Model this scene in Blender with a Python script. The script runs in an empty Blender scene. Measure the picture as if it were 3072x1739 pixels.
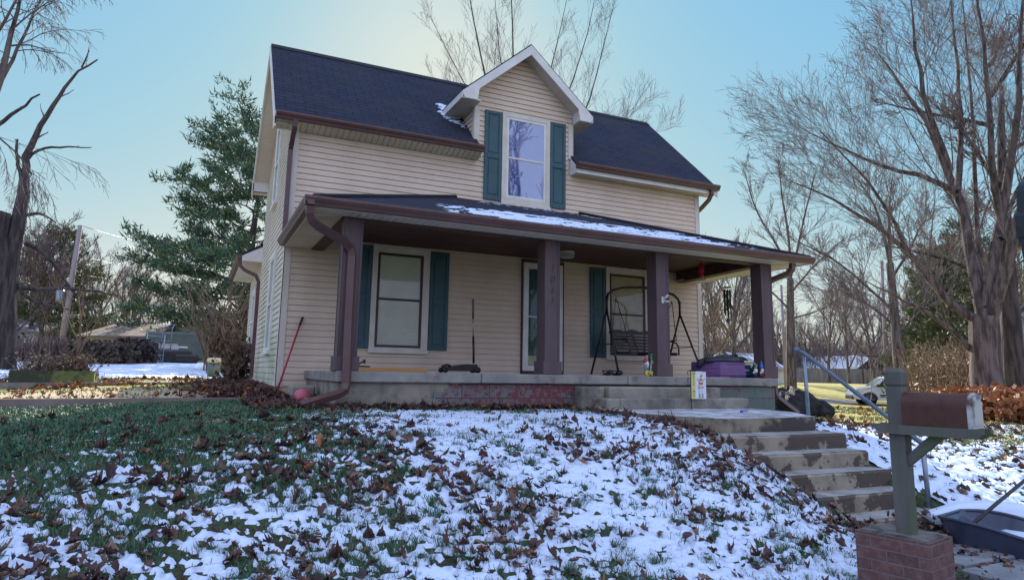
import bpy, math, random
import numpy as np
from mathutils import Vector, Matrix
S = bpy.context.scene
R = math.radians
# ------------------------------------------------------------------ camera
cam = bpy.data.cameras.new('camera'); co = bpy.data.objects.new('camera', cam); S.collection.objects.link(co); S.camera = co
cam.sensor_width = 36; cam.lens = 36*1995.037/3072; cam.shift_y = -70.846/3072; cam.clip_start = .05; cam.clip_end = 3000
YAW, PITCH, ROLL = .43575, .1600, .0170
cy_, sy_ = math.cos(YAW), math.sin(YAW)
FW = Vector((sy_*math.cos(PITCH), cy_*math.cos(PITCH), math.sin(PITCH))); RI = Vector((cy_, -sy_, 0)); UP = RI.cross(FW)
RR = RI*math.cos(ROLL)+UP*math.sin(ROLL); UU = -RI*math.sin(ROLL)+UP*math.cos(ROLL)
M = Matrix((RR, UU, -FW)).transposed().to_4x4(); M.translation = (-1.167, -11.397, .257); co.matrix_world = M
# ------------------------------------------------------------------ light
SUN_AZ, SUN_EL = R(18), R(28)
EXPO, SKY_FILL = 2**1.4, (.34, .405, .60, 1)
W = bpy.data.worlds.new('World'); S.world = W; W.use_nodes = True
nt = W.node_tree; nt.nodes.clear()
sky = nt.nodes.new('ShaderNodeTexSky'); sky.sky_type = 'NISHITA'; sky.sun_disc = False
sky.sun_elevation = SUN_EL; sky.sun_rotation = SUN_AZ; sky.altitude = 200; sky.air_density = 1.0; sky.dust_density = .35; sky.ozone_density = 1.6
bg = nt.nodes.new('ShaderNodeBackground'); bg.inputs[1].default_value = 1
wo = nt.nodes.new('ShaderNodeOutputWorld')
# the sky texture's luminance drives a sky colour ramp, from deep blue to pale warm round the sun and horizon
lm_ = nt.nodes.new('ShaderNodeVectorMath'); lm_.operation = 'DOT_PRODUCT'; lm_.inputs[1].default_value = (.3/12, .5/12, .2/12); nt.links.new(sky.outputs[0], lm_.inputs[0])
rp = nt.nodes.new('ShaderNodeValToRGB'); el = rp.color_ramp.elements; ST = [(.15, (112, 178, 233)), (.31, (146, 199, 231)), (.46, (172, 211, 225)), (.60, (200, 221, 223)), (.74, (221, 231, 224)), (.9, (234, 236, 226)), (1., (240, 238, 222))]
while len(el) < len(ST): el.new(.5)
for e_, (p_, c_) in zip(el, ST):
    e_.position = p_; e_.color = tuple((x/255)**2.2/EXPO for x in c_)+(1,)
nt.links.new(lm_.outputs['Value'], rp.inputs[0])
# sky behind the camera is brightened as an added fill for the shaded front
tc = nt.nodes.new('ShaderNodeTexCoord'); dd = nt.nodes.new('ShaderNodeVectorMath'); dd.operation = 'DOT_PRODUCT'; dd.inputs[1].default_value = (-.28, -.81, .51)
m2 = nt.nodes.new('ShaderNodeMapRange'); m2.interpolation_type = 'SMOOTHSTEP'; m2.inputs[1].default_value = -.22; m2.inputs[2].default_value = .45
ti = nt.nodes.new('ShaderNodeMix'); ti.data_type = 'RGBA'; ti.inputs[7].default_value = SKY_FILL
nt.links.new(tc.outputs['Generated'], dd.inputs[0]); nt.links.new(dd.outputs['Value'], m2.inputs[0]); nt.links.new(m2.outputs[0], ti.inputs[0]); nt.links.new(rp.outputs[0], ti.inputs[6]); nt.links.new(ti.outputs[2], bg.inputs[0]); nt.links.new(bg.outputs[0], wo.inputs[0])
sl = bpy.data.lights.new('sun', 'SUN'); sl.energy = 3.6; sl.angle = R(.5); sl.color = (1, .93, .82)
so = bpy.data.objects.new('sun', sl); S.collection.objects.link(so)
sd = Vector((math.sin(SUN_AZ)*math.cos(SUN_EL), math.cos(SUN_AZ)*math.cos(SUN_EL), math.sin(SUN_EL)))
so.rotation_euler = sd.to_track_quat('Z', 'Y').to_euler(); so.location = (20, 60, 30)
S.view_settings.view_transform = 'Standard'; S.view_settings.look = 'None'; S.view_settings.exposure = 1.4; S.view_settings.gamma = 1
S.cycles.max_bounces = 6; S.cycles.transparent_max_bounces = 12
rng = random.Random(7); NR = np.random.RandomState(11)
# ------------------------------------------------------------------ materials
def newmat(name):
    m = bpy.data.materials.new(name); m.use_nodes = True
    n = m.node_tree.nodes; b = n['Principled BSDF']; return m, m.node_tree, b
def lk(t, a, b): t.links.new(a, b)
def noise(t, sc, det=4, ro=.55, vec=None, dist=0):
    n = t.nodes.new('ShaderNodeTexNoise'); n.inputs['Scale'].default_value = sc; n.inputs['Detail'].default_value = det; n.inputs['Roughness'].default_value = ro; n.inputs['Distortion'].default_value = dist
    if vec is not None: lk(t, vec, n.inputs['Vector'])
    return n
def ramp(t, fac, stops):
    r = t.nodes.new('ShaderNodeValToRGB'); e = r.color_ramp.elements
    while len(e) < len(stops): e.new(.5)
    for i, (p, c) in enumerate(stops):
        e[i].position = p; e[i].color = (c[0], c[1], c[2], 1) if hasattr(c, '__len__') else (c, c, c, 1)
    lk(t, fac, r.inputs[0]); return r
def mix(t, f, a, b, mode='MIX'):
    m = t.nodes.new('ShaderNodeMix'); m.data_type = 'RGBA'; m.blend_type = mode
    for s, v in ((m.inputs[0], f), (m.inputs[6], a), (m.inputs[7], b)):
        if hasattr(v, 'is_output') or isinstance(v, bpy.types.NodeSocket): lk(t, v, s)
        elif hasattr(v, '__len__'): s.default_value = (v[0], v[1], v[2], 1)
        else: s.default_value = v
    return m.outputs[2]
def coord(t, sc=(1, 1, 1), kind='Object'):
    c = t.nodes.new('ShaderNodeTexCoord'); mp = t.nodes.new('ShaderNodeMapping'); mp.inputs['Scale'].default_value = sc
    lk(t, c.outputs[kind], mp.inputs[0]); return mp.outputs[0]
def bump(t, b, h, st=.3, dist=.01):
    n = t.nodes.new('ShaderNodeBump'); n.inputs['Strength'].default_value = st; n.inputs['Distance'].default_value = dist
    lk(t, h, n.inputs['Height']); lk(t, n.outputs[0], b.inputs['Normal']); return n
def mat(name, c1, c2=None, sc=6, rough=.7, bmp=.25, bsc=None, metal=0, stretch=(1, 1, 1), spec=.4, lo=.35, hi=.65, c3=None, sc3=1.5, lo3=.5, hi3=.62, bd=.01):
    """colour varied between c1 and c2 by noise, optional third blotch colour c3"""
    m, t, b = newmat(name); v = coord(t, stretch)
    n = noise(t, sc, 6, .6, v); col = None
    c2 = c2 or tuple(x*.8 for x in c1)
    r = ramp(t, n.outputs[0], [(lo, c1), (hi, c2)]); out = r.outputs[0]
    if c3:
        n3 = noise(t, sc3, 5, .65, v); r3 = ramp(t, n3.outputs[0], [(lo3, 0.), (hi3, 1.)]); out = mix(t, r3.outputs[0], out, c3)
    lk(t, out, b.inputs['Base Color']); b.inputs['Roughness'].default_value = rough; b.inputs['Metallic'].default_value = metal
    b.inputs['Specular IOR Level'].default_value = spec
    if bmp: bump(t, b, noise(t, bsc or sc*6, 5, .6, v).outputs[0], bmp, bd)
    return m
def attrmat(name, fn): pass
# ------------------------------------------------------------------ mesh builder
def vec(*a): return np.array(a, float)
class MB:
    def __init__(s): s.v = []; s.f = []; s.m = []; s.n = 0; s.uv = {}; s.sm = []
    def add(s, vs, fs, mi=0, smooth=False):
        vs = np.asarray(vs, float).reshape(-1, 3); b = s.n; s.v.append(vs); s.n += len(vs)
        for f in fs: s.f.append([int(i)+b for i in f]); s.m.append(mi); s.sm.append(smooth)
        return b
    def box(s, x0, x1, y0, y1, z0, z1, mi=0):
        v = [(x, y, z) for z in (z0, z1) for y in (y0, y1) for x in (x0, x1)]
        s.add(v, [(0, 2, 3, 1), (4, 5, 7, 6), (0, 1, 5, 4), (2, 6, 7, 3), (0, 4, 6, 2), (1, 3, 7, 5)], mi)
    def bbox(s, x0, x1, y0, y1, z0, z1, mi=0, c=.01):
        """box with chamfered edges"""
        cx, cy, cz = (x0+x1)/2, (y0+y1)/2, (z0+z1)/2; hx, hy, hz = (x1-x0)/2, (y1-y0)/2, (z1-z0)/2
        c = min(c, hx*.45, hy*.45, hz*.45); P = {}; vs = []
        for sx in (-1, 1):
            for sy in (-1, 1):
                for sz in (-1, 1):
                    for ax in range(3):
                        d = [hx-c, hy-c, hz-c]; d[ax] = (hx, hy, hz)[ax]
                        P[(sx, sy, sz, ax)] = len(vs); vs.append((cx+sx*d[0], cy+sy*d[1], cz+sz*d[2]))
        fs = []
        for sg in (-1, 1):
            q = [(sg, -1, -1), (sg, 1, -1), (sg, 1, 1), (sg, -1, 1)]; q = q if sg > 0 else q[::-1]; fs.append([P[k+(0,)] for k in q])
            q = [(1, sg, -1), (-1, sg, -1), (-1, sg, 1), (1, sg, 1)]; q = q if sg > 0 else q[::-1]; fs.append([P[k+(1,)] for k in q])
            q = [(-1, -1, sg), (1, -1, sg), (1, 1, sg), (-1, 1, sg)]; q = q if sg > 0 else q[::-1]; fs.append([P[k+(2,)] for k in q])
        for a, b_ in ((0, 1), (1, 2), (0, 2)):
            o = 3-a-b_
            for sa in (-1, 1):
                for sb in (-1, 1):
                    k = [0, 0, 0]; k[a] = sa; k[b_] = sb
                    k1 = list(k); k1[o] = -1; k2 = list(k); k2[o] = 1
                    fs.append([P[tuple(k1)+(a,)], P[tuple(k2)+(a,)], P[tuple(k2)+(b_,)], P[tuple(k1)+(b_,)]])
        for sx in (-1, 1):
            for sy in (-1, 1):
                for sz in (-1, 1): fs.append([P[(sx, sy, sz, 0)], P[(sx, sy, sz, 1)], P[(sx, sy, sz, 2)]])
        s.add(vs, fs, mi)
    def frame(s, o, a, b, c, la, lb, lc, mi=0):
        """box from corner o along unit axes a,b,c"""
        o, a, b, c = [np.array(q, float) for q in (o, a, b, c)]
        v = [o+a*x+b*y+c*z for z in (0, lc) for y in (0, lb) for x in (0, la)]
        s.add(v, [(0, 2, 3, 1), (4, 5, 7, 6), (0, 1, 5, 4), (2, 6, 7, 3), (0, 4, 6, 2), (1, 3, 7, 5)], mi)
    def poly(s, pts, mi=0): s.add(pts, [tuple(range(len(pts)))], mi)
    def prism(s, pts, d, mi=0, capm=None):
        """extrude planar polygon pts by vector d"""
        p = np.array(pts, float); n = len(p); d = np.array(d, float)
        b = s.add(np.r_[p, p+d], [tuple(range(n))[::-1], tuple(range(n, 2*n))], mi if capm is None else capm)
        s.add(np.zeros((0, 3)), [], mi)
        for i in range(n): s.f.append([b+i, b+(i+1) % n, b+n+(i+1) % n, b+n+i]); s.m.append(mi); s.sm.append(False)
    def tube(s, pts, r, k=8, mi=0, cap=True, smooth=True, sq=None):
        pts = [np.array(p, float) for p in pts]; n = len(pts)
        rr = r if hasattr(r, '__len__') else [r]*n
        T = [pts[min(i+1, n-1)]-pts[max(i-1, 0)] for i in range(n)]; T = [t/(np.linalg.norm(t)+1e-9) for t in T]
        u = np.cross(T[0], (0, 0, 1)) if abs(T[0][2]) < .9 else np.cross(T[0], (0, 1, 0)); u /= np.linalg.norm(u)
        V = []
        for i in range(n):
            u = u-T[i]*(u@T[i]); u /= (np.linalg.norm(u)+1e-9); w = np.cross(T[i], u)
            for j in range(k):
                a = 2*math.pi*(j+.5)/k
                if sq: # rectangular section (half widths)
                    ca = [(-1, -1), (1, -1), (1, 1), (-1, 1)][j % 4]; V.append(pts[i]+u*ca[0]*sq[0]+w*ca[1]*sq[1])
                else: V.append(pts[i]+(u*math.cos(a)+w*math.sin(a))*rr[i])
        F = [(i*k+j, i*k+(j+1) % k, (i+1)*k+(j+1) % k, (i+1)*k+j) for i in range(n-1) for j in range(k)]
        if cap: F += [tuple(range(k))[::-1], tuple(range((n-1)*k, n*k))]
        s.add(V, F, mi, smooth)
    def rtube(s, pts, hw, hd, mi=0, up=None):
        """downspout like rectangular tube"""
        s.tube(pts, 1, 4, mi, True, False, sq=(hw, hd))
    def blob(s, c, r, mi=0, nu=12, nv=8, fn=None):
        V = []; F = []
        for i in range(nv+1):
            th = math.pi*i/nv
            for j in range(nu):
                ph = 2*math.pi*j/nu; d = np.array((math.sin(th)*math.cos(ph), math.sin(th)*math.sin(ph), math.cos(th)))
                k = fn(d) if fn else 1
                V.append(np.array(c)+d*np.array(r)*k)
        for i in range(nv):
            for j in range(nu): F.append((i*nu+j, (i+1)*nu+j, (i+1)*nu+(j+1) % nu, i*nu+(j+1) % nu))
        s.add(V, F, mi, True)
    def lathe(s, c, prof, k=16, mi=0, smooth=True):
        V = [(c[0]+r*math.cos(2*math.pi*j/k), c[1]+r*math.sin(2*math.pi*j/k), c[2]+z) for r, z in prof for j in range(k)]
        F = [(i*k+j, i*k+(j+1) % k, (i+1)*k+(j+1) % k, (i+1)*k+j) for i in range(len(prof)-1) for j in range(k)]
        F += [tuple(range(k))[::-1], tuple(range((len(prof)-1)*k, len(prof)*k))]
        s.add(V, F, mi, smooth)
    def build(s, name, mats, parent=None, base=None):
        V = np.concatenate(s.v) if s.v else np.zeros((0, 3))
        if parent is not None: base = BASE[parent.name]
        if base is None: base = (0, 0, 0)
        V = V-np.array(base)
        me = bpy.data.meshes.new(name); me.from_pydata(V.tolist(), [], s.f)
        for m in (mats if isinstance(mats, (list, tuple)) else [mats]): me.materials.append(m)
        me.polygons.foreach_set('material_index', s.m); me.polygons.foreach_set('use_smooth', s.sm); me.update()
        o = bpy.data.objects.new(name, me); S.collection.objects.link(o)
        if parent is not None: o.parent = parent; BASE[o.name] = base
        else: o.location = base
        return o
BASE = {}
def tag(o, label, cat, group=None, kind=None):
    if label: o['label'] = label
    if cat: o['category'] = cat
    if group: o['group'] = group
    if kind: o['kind'] = kind
    return o
def thing(name, label, cat, base, group=None):
    o = bpy.data.objects.new(name, None); S.collection.objects.link(o); o.location = base; o.empty_display_size = .2
    BASE[o.name] = tuple(base); return tag(o, label, cat, group)
def copy_tree(o, loc, rz=0, sc=1, label=None, sz=None):
    r = o.copy(); S.collection.objects.link(r); r.location = loc; r.rotation_euler = (0, 0, rz); r.scale = (sc, sc, sz or sc)
    if label: r['label'] = label
    for ch in list(o.children):
        c = ch.copy(); S.collection.objects.link(c); c.parent = r
        for g in list(ch.children):
            d = g.copy(); S.collection.objects.link(d); d.parent = c
    return r
def fastmesh(name, V, F, mats, mi=None, parent=None, base=(0, 0, 0), smooth=False):
    """V (n,3), F (m,k) arrays of constant k"""
    if parent is not None: base = BASE[parent.name]
    V = np.asarray(V, np.float32)-np.array(base, np.float32); F = np.asarray(F, np.int32); k = F.shape[1]
    me = bpy.data.meshes.new(name); me.vertices.add(len(V)); me.vertices.foreach_set('co', V.ravel())
    me.loops.add(F.size); me.loops.foreach_set('vertex_index', F.ravel()); me.polygons.add(len(F))
    me.polygons.foreach_set('loop_start', np.arange(0, F.size, k, dtype=np.int32)); me.polygons.foreach_set('loop_total', np.full(len(F), k, np.int32))
    for m in (mats if isinstance(mats, (list, tuple)) else [mats]): me.materials.append(m)
    if mi is not None: me.polygons.foreach_set('material_index', np.asarray(mi, np.int32))
    if smooth: me.polygons.foreach_set('use_smooth', np.ones(len(F), bool))
    me.update(calc_edges=True); me.validate()
    o = bpy.data.objects.new(name, me); S.collection.objects.link(o)
    if parent is not None: o.parent = parent; BASE[o.name] = base
    else: o.location = base
    return o
def text_mesh(mb, txt, origin, ux, uz, size, depth, mi=0, shear=0):
    """relief lettering appended to a builder: letters stand in the plane ux/uz, raised by depth along normal"""
    cu = bpy.data.curves.new('t', 'FONT'); cu.body = txt; cu.size = size; cu.align_x = 'CENTER'; cu.align_y = 'CENTER'; cu.extrude = depth; cu.resolution_u = 3; cu.shear = shear
    ob = bpy.data.objects.new('t', cu); S.collection.objects.link(ob); dg = bpy.context.evaluated_depsgraph_get(); dg.update()
    me = bpy.data.meshes.new_from_object(ob.evaluated_get(dg)); ux = np.array(ux, float); uz = np.array(uz, float); nn = np.cross(ux, uz)
    V = [np.array(origin)+ux*v.co.x+uz*v.co.y+nn*v.co.z for v in me.vertices]; F = [tuple(p.vertices) for p in me.polygons]
    mb.add(V, F, mi); bpy.data.objects.remove(ob); bpy.data.curves.remove(cu); bpy.data.meshes.remove(me)
# ------------------------------------------------------------------ terrain
TP=np.array([(0,-2.8,-.22),(2,-2.8,-.24),(4,-3.0,-.25),(-.2,-.3,-.13),(-1,0,-.13),(-1.2,-2.8,-.24),(-3,-.6,-.25),(-.65,9.1,-.12),(0,6,-.06),(-4,3,-.22),(8.1,-2.7,-.35),(9,0,-.36),(9,5,-.3),(4,3,-.1),(4,9,-.1),
(0,-4.5,-.33),(2,-4.5,-.35),(0,-5.4,-.47),(2,-5.3,-.45),(0,-6.5,-.82),(2,-6.5,-.85),(2,-7.5,-1.14),(0,-7.5,-1.12),(2,-8.6,-1.27),(0,-8.6,-1.24),(-1,-11.4,-1.3),(4,-11,-1.3),(9,-11,-1.3),(-8,-12,-1.3),
(3.9,-4.3,-.29),(4.1,-5.2,-.36),(4.0,-5.7,-.46),(4.2,-6.1,-.64),(4.3,-6.45,-.82),(4.35,-6.8,-.98),(4.4,-7.2,-1.13),(5,-8,-1.27),
(6.15,-4.6,-.4),(6.15,-5.4,-.5),(6.15,-5.9,-.68),(6.15,-6.4,-.9),(6.1,-6.9,-1.08),(6.4,-7.4,-1.2),(7.5,-7.5,-1.16),(7,-8.3,-1.28),(9,-8.3,-1.28),
(9,-3,-.5),(9,-5.5,-.66),(12,-3,-.58),(12,-6,-.75),(16,-1,-.6),(13.5,-1,-.57),(9.4,-5.7,-.6),(14,-8.5,-1.2),(20,-8,-1.25),
(-3,-3,-.3),(-3,-5,-.42),(-3,-6.5,-.74),(-3,-8,-1.05),(-6,-3,-.33),(-6,-6,-.62),(-6,-9,-1.1),(-3.65,2.4,-.17),(-2.9,4.5,-.1),(-1,8.6,.03),(-4,14.4,.19),(-2.4,22.6,.49),(-7.3,22,.45),(.1,16.6,.26),(40,32,-.3),(64,42,-.25),(48,23,-.3),(26.8,4.2,-.8),(30,-10,-1.25),(-9,48,.95),(-1,48.6,.8),(14.7,0.8,-0.62),(22.6,6.9,-0.86),(28.9,11.8,-1.04),(35.3,16.7,-1.18),(15.5,-0.3,-0.62),(23.8,5.3,-0.86),(30.4,9.7,-1.04),(37.1,14.2,-1.18),(20,20,-.5),(20,60,.2),(80,0,-1),(-30,30,.8),(-30,-10,-1),(-9,-1,-.3),(-10,-7,-.6)])

def _fit(T):
    A=T[:,:2];n=len(A)
    d2=((A[:,None]-A[None])**2).sum(-1)
    K=np.where(d2>0,.5*d2*np.log(d2+1e-12),0)+np.eye(n)*.3
    P=np.c_[np.ones(n),A]
    M=np.block([[K,P],[P.T,np.zeros((3,3))]])
    return A,np.linalg.solve(M,np.r_[T[:,2],0,0,0])
_A,_w=_fit(TP)
def hgt(x,y):
    x=np.asarray(x,float);y=np.asarray(y,float);sh=x.shape;q=np.c_[x.ravel(),y.ravel()]
    # beyond the mapped yard the ground flattens out
    rr=np.hypot(q[:,0]-10,q[:,1]-10);f=np.minimum(1,75/np.maximum(rr,1e-6))
    q=np.c_[10+(q[:,0]-10)*f,10+(q[:,1]-10)*f]
    out=np.zeros(len(q))
    for i in range(0,len(q),20000):
        b=q[i:i+20000];d2=((b[:,None]-_A[None])**2).sum(-1)
        out[i:i+20000]=(.5*d2*np.log(d2+1e-12))@_w[:-3]+_w[-3]+b@_w[-2:]
    return out.reshape(sh)
def vnoise(x, y, seed, oct=4, gain=.5):
    """smooth value noise, roughly 0..1"""
    r = np.random.RandomState(seed); out = 0; amp = 1; tot = 0; f = 1
    for o in range(oct):
        G = r.rand(256, 256); X = x*f+r.rand()*50; Y = y*f+r.rand()*50
        i = np.floor(X).astype(int); j = np.floor(Y).astype(int); u = X-i; v = Y-j; u = u*u*(3-2*u); v = v*v*(3-2*v)
        a = G[i % 256, j % 256]; b = G[(i+1) % 256, j % 256]; c = G[i % 256, (j+1) % 256]; d = G[(i+1) % 256, (j+1) % 256]
        out = out+amp*((a*(1-u)+b*u)*(1-v)+(c*(1-u)+d*u)*v); tot += amp; amp *= gain; f *= 2.03
    return out/tot
def idw(T, x, y, p=4):
    T = np.array(T, float); w = 0; s = 0
    for a, b, c in T:
        k = 1/(((x-a)**2+(y-b)**2)**(p/2)+.02); s = s+k*c; w = w+k
    return s/w
COV = [(-2, -6.87, .5), (-.57, -6.35, .55), (-1.3, -5.85, .33), (-2.28, -5.73, .25), (-2.6, -4.4, .02), (-2.6, -5.1, .03), (-3.5, -4.4, .0), (-.5, -5.5, .2), (.42, -3.4, .3), (-.3, -4.2, .03), (-1.2, -4.9, .02), (0.1, -4.9, .18), (-4, -5.5, .05), (1.1, -3.3, .8), (.9, -4.6, .6), (1.7, -5.3, .72), (1.28, -6.2, .66), (.8, -7.2, .62), (3.2, -7.7, .64),
 (2.2, -3.6, .9), (3.2, -4, .92), (3.6, -5, .88), (3.8, -6, .82), (3, -6.5, .72), (4.2, -7.2, .68), (-3.4, -.8, 0), (-.3, -2.9, 0), (-1.5, -3, 0), (-3.4, -3, 0), (-4, -6.4, .35), (.3, -2.9, .05), (-5, -8, .5),
 (6.4, -4.6, .85), (6.5, -5.6, .85), (7.2, -6.2, .8), (8.0, -4.6, .6), (8.3, -3.5, 0), (7, -3.3, .2), (8.9, -4.6, .15), (9.0, -5.8, .55), (9.7, -5.0, 0), (8, -7, .68), (10.2, -7, .5), (10.5, -6.1, .22), (11.5, -6, .05), (12.5, -7.2, .3), (14, -6.5, 0),
 (-2, 5.8, 0), (-2, 7.4, .55), (-6, 8, .35), (-3, 9.5, .5), (-1, 11, .2), (-3, 13, .6), (-6, 15, .5), (-1, 16, .55), (-3, 18, .6), (-8, 6, .35), (1, -2.85, 0), (4, -2.9, .1), (2.5, -2.85, 0)]
def snowfield(x, y):
    c = idw(COV, x, y, 4)
    n = .28*vnoise(x*4.2+y*1.6, y*7.0-x*1.2, 5, 3, .6)+.72*vnoise(x*19+y*8, y*31-x*4, 9, 4, .7)
    n = np.clip((n-.5)*4.0+.5, 0, 1)
    t = (c-n)
    return c, t
def hsnow(x, y):
    c, t = snowfield(x, y); z = hgt(x, y)+.012*(vnoise(x*9, y*9, 3, 3)-.5)
    return z, np.clip(t*.17, -.03, .026)
# ------------------------------------------------------------------ shared materials
M_ = {}
def dirtyvinyl(name, c, dirt, algae=None):
    m, t, b = newmat(name); v = coord(t)
    n1 = noise(t, 1.3, 5, .6, v); n2 = noise(t, 9, 5, .7, coord(t, (1, 1, 3)))
    out = mix(t, ramp(t, n1.outputs[0], [(.38, 0.), (.70, .8)]).outputs[0], c, dirt)
    out = mix(t, ramp(t, n2.outputs[0], [(.5, 0.), (.8, .35)]).outputs[0], out, dirt)
    if algae:
        g = t.nodes.new('ShaderNodeSeparateXYZ'); lk(t, v, g.inputs[0])
        mr = t.nodes.new('ShaderNodeMapRange'); mr.inputs[1].default_value = 2.6; mr.inputs[2].default_value = .3; lk(t, g.outputs[2], mr.inputs[0])
        mm = t.nodes.new('ShaderNodeMath'); mm.operation = 'MULTIPLY'; lk(t, mr.outputs[0], mm.inputs[0]); lk(t, ramp(t, n1.outputs[0], [(.42, 0.), (.62, 1.)]).outputs[0], mm.inputs[1])
        out = mix(t, mm.outputs[0], out, algae)
    lk(t, out, b.inputs['Base Color']); b.inputs['Roughness'].default_value = .55; b.inputs['Specular IOR Level'].default_value = .3
    bump(t, b, noise(t, 60, 3, .5, coord(t, (.15, 1, 1))).outputs[0], .12, .003); return m
M_['siding'] = dirtyvinyl('vinyl_siding', (.68, .54, .41), (.55, .42, .31))
M_['siding_side'] = dirtyvinyl('vinyl_siding_side', (.64, .57, .48), (.50, .44, .36), (.36, .42, .25))
M_['trim'] = dirtyvinyl('vinyl_trim', (.66, .58, .50), (.52, .44, .36))
M_['soffit'] = dirtyvinyl('soffit', (.66, .60, .54), (.52, .46, .38))
M_['white'] = mat('white_paint', (.74, .72, .68), (.62, .59, .54), 3, .5, .1)
M_['wintrim'] = mat('window_wrap', (.66, .60, .52), (.56, .50, .42), 3, .5, .1)
M_['brown'] = mat('brown_gutter', (.120, .055, .050), (.085, .042, .040), 3, .42, .1, spec=.5)
M_['post'] = mat('brown_painted_wood', (.110, .070, .075), (.080, .052, .056), 5, .6, .3, 30, stretch=(1, 1, .25), c3=(.13, .06, .055), sc3=2, lo3=.55, hi3=.75)
M_['beam'] = mat('brown_boards', (.11, .050, .040), (.060, .030, .026), 4, .7, .5, 14, stretch=(.25, 1, 3))
M_['shutter'] = mat('teal_shutter', (.040, .095, .110), (.030, .075, .088), 4, .5, .1)
M_['sash'] = mat('brown_sash', (.060, .030, .028), None, 5, .5, .1)
M_['black'] = mat('black_metal', (.012, .012, .014), (.03, .022, .02), 8, .45, .1)
M_['galv'] = mat('galvanized_pipe', (.30, .33, .38), (.20, .22, .26), 12, .38, .15, metal=.7)
M_['blackplastic'] = mat('black_plastic', (.016, .018, .024), (.03, .032, .04), 5, .38, .2)
def shingles():
    m, t, b = newmat('asphalt_shingles'); uv = t.nodes.new('ShaderNodeUVMap'); br = t.nodes.new('ShaderNodeTexBrick')
    br.inputs['Scale'].default_value = 1; br.inputs['Brick Width'].default_value = .33; br.inputs['Row Height'].default_value = .143; br.inputs['Mortar Size'].default_value = .014; br.inputs['Mortar Smooth'].default_value = .3
    br.inputs['Color1'].default_value = (.014, .021, .056, 1); br.inputs['Color2'].default_value = (.027, .035, .082, 1); br.inputs['Mortar'].default_value = (.004, .004, .008, 1)
    lk(t, uv.outputs[0], br.inputs['Vector'])
    n = noise(t, 1.1, 5, .6, uv.outputs[0]); out = mix(t, ramp(t, n.outputs[0], [(.4, 0.), (.7, .5)]).outputs[0], br.outputs[0], (.055, .050, .055))
    g = noise(t, 220, 2, .5, uv.outputs[0]); out = mix(t, ramp(t, g.outputs[0], [(.3, 0.), (.7, .35)]).outputs[0], out, (.07, .07, .08))
    lk(t, out, b.inputs['Base Color']); b.inputs['Roughness'].default_value = .85; b.inputs['Specular IOR Level'].default_value = .25
    # sawtooth relief: each course is thickest at its lower edge
    sp = t.nodes.new('ShaderNodeSeparateXYZ'); lk(t, uv.outputs[0], sp.inputs[0])
    d = t.nodes.new('ShaderNodeMath'); d.operation = 'DIVIDE'; d.inputs[1].default_value = .143; lk(t, sp.outputs[1], d.inputs[0])
    f = t.nodes.new('ShaderNodeMath'); f.operation = 'FRACT'; lk(t, d.outputs[0], f.inputs[0])
    i = t.nodes.new('ShaderNodeMath'); i.operation = 'SUBTRACT'; i.inputs[0].default_value = 1; lk(t, f.outputs[0], i.inputs[1])
    mm = t.nodes.new('ShaderNodeMath'); mm.operation = 'ADD'; lk(t, i.outputs[0], mm.inputs[0]); lk(t, g.outputs[0], mm.inputs[1])
    bump(t, b, mm.outputs[0], .9, .022); return m
M_['shingle'] = shingles()
def glassmat(name, refl, tint=(.8, .85, .9)):
    m, t, b = newmat(name); t.nodes.remove(b); o = [n for n in t.nodes if n.type == 'OUTPUT_MATERIAL'][0]
    tr = t.nodes.new('ShaderNodeBsdfTransparent'); tr.inputs[0].default_value = (*tint, 1); gl = t.nodes.new('ShaderNodeBsdfGlossy'); gl.inputs['Roughness'].default_value = .02
    v = coord(t); bp = t.nodes.new('ShaderNodeBump'); bp.inputs['Strength'].default_value = .05; bp.inputs['Distance'].default_value = .02; lk(t, noise(t, 2.2, 1, .4, v).outputs[0], bp.inputs['Height']); lk(t, bp.outputs[0], gl.inputs['Normal'])
    mx = t.nodes.new('ShaderNodeMixShader'); mx.inputs[0].default_value = refl; lk(t, tr.outputs[0], mx.inputs[1]); lk(t, gl.outputs[0], mx.inputs[2]); lk(t, mx.outputs[0], o.inputs[0]); return m
M_['glass'] = glassmat('window_glass', .045, (.9, .92, .9)); M_['glass2'] = glassmat('dormer_glass', .30, (.5, .6, .8))
M_['bark'] = mat('bark', (.175, .135, .125), (.060, .046, .045), 9, .95, .9, 22, stretch=(1, 1, .16), bd=.06, lo=.42, hi=.58)
M_['barkd'] = mat('dark_bark', (.095, .072, .070), (.038, .030, .032), 9, .95, .9, 22, stretch=(1, 1, .16), bd=.05, lo=.42, hi=.58)
M_['twig'] = mat('twigs', (.16, .125, .125), (.11, .085, .09), 2, .85, 0)
M_['twigr'] = mat('reddish_twigs', (.19, .13, .12), (.13, .09, .085), 2, .85, 0)
M_['twigt'] = mat('tan_twigs', (.22, .16, .11), (.13, .09, .06), 2, .85, 0)
M_['conc'] = mat('weathered_concrete', (.30, .265, .21), (.19, .17, .14), 3, .85, .5, 40, c3=(.11, .10, .085), sc3=2.2, lo3=.50, hi3=.66)
def blendby(t, vals, sock): pass
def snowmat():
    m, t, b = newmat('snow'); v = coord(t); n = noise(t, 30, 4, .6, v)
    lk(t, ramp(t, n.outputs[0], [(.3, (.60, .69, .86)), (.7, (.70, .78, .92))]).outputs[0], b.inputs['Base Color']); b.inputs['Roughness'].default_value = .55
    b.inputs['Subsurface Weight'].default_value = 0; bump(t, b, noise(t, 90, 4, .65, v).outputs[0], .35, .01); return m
M_['snow'] = snowmat()
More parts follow.
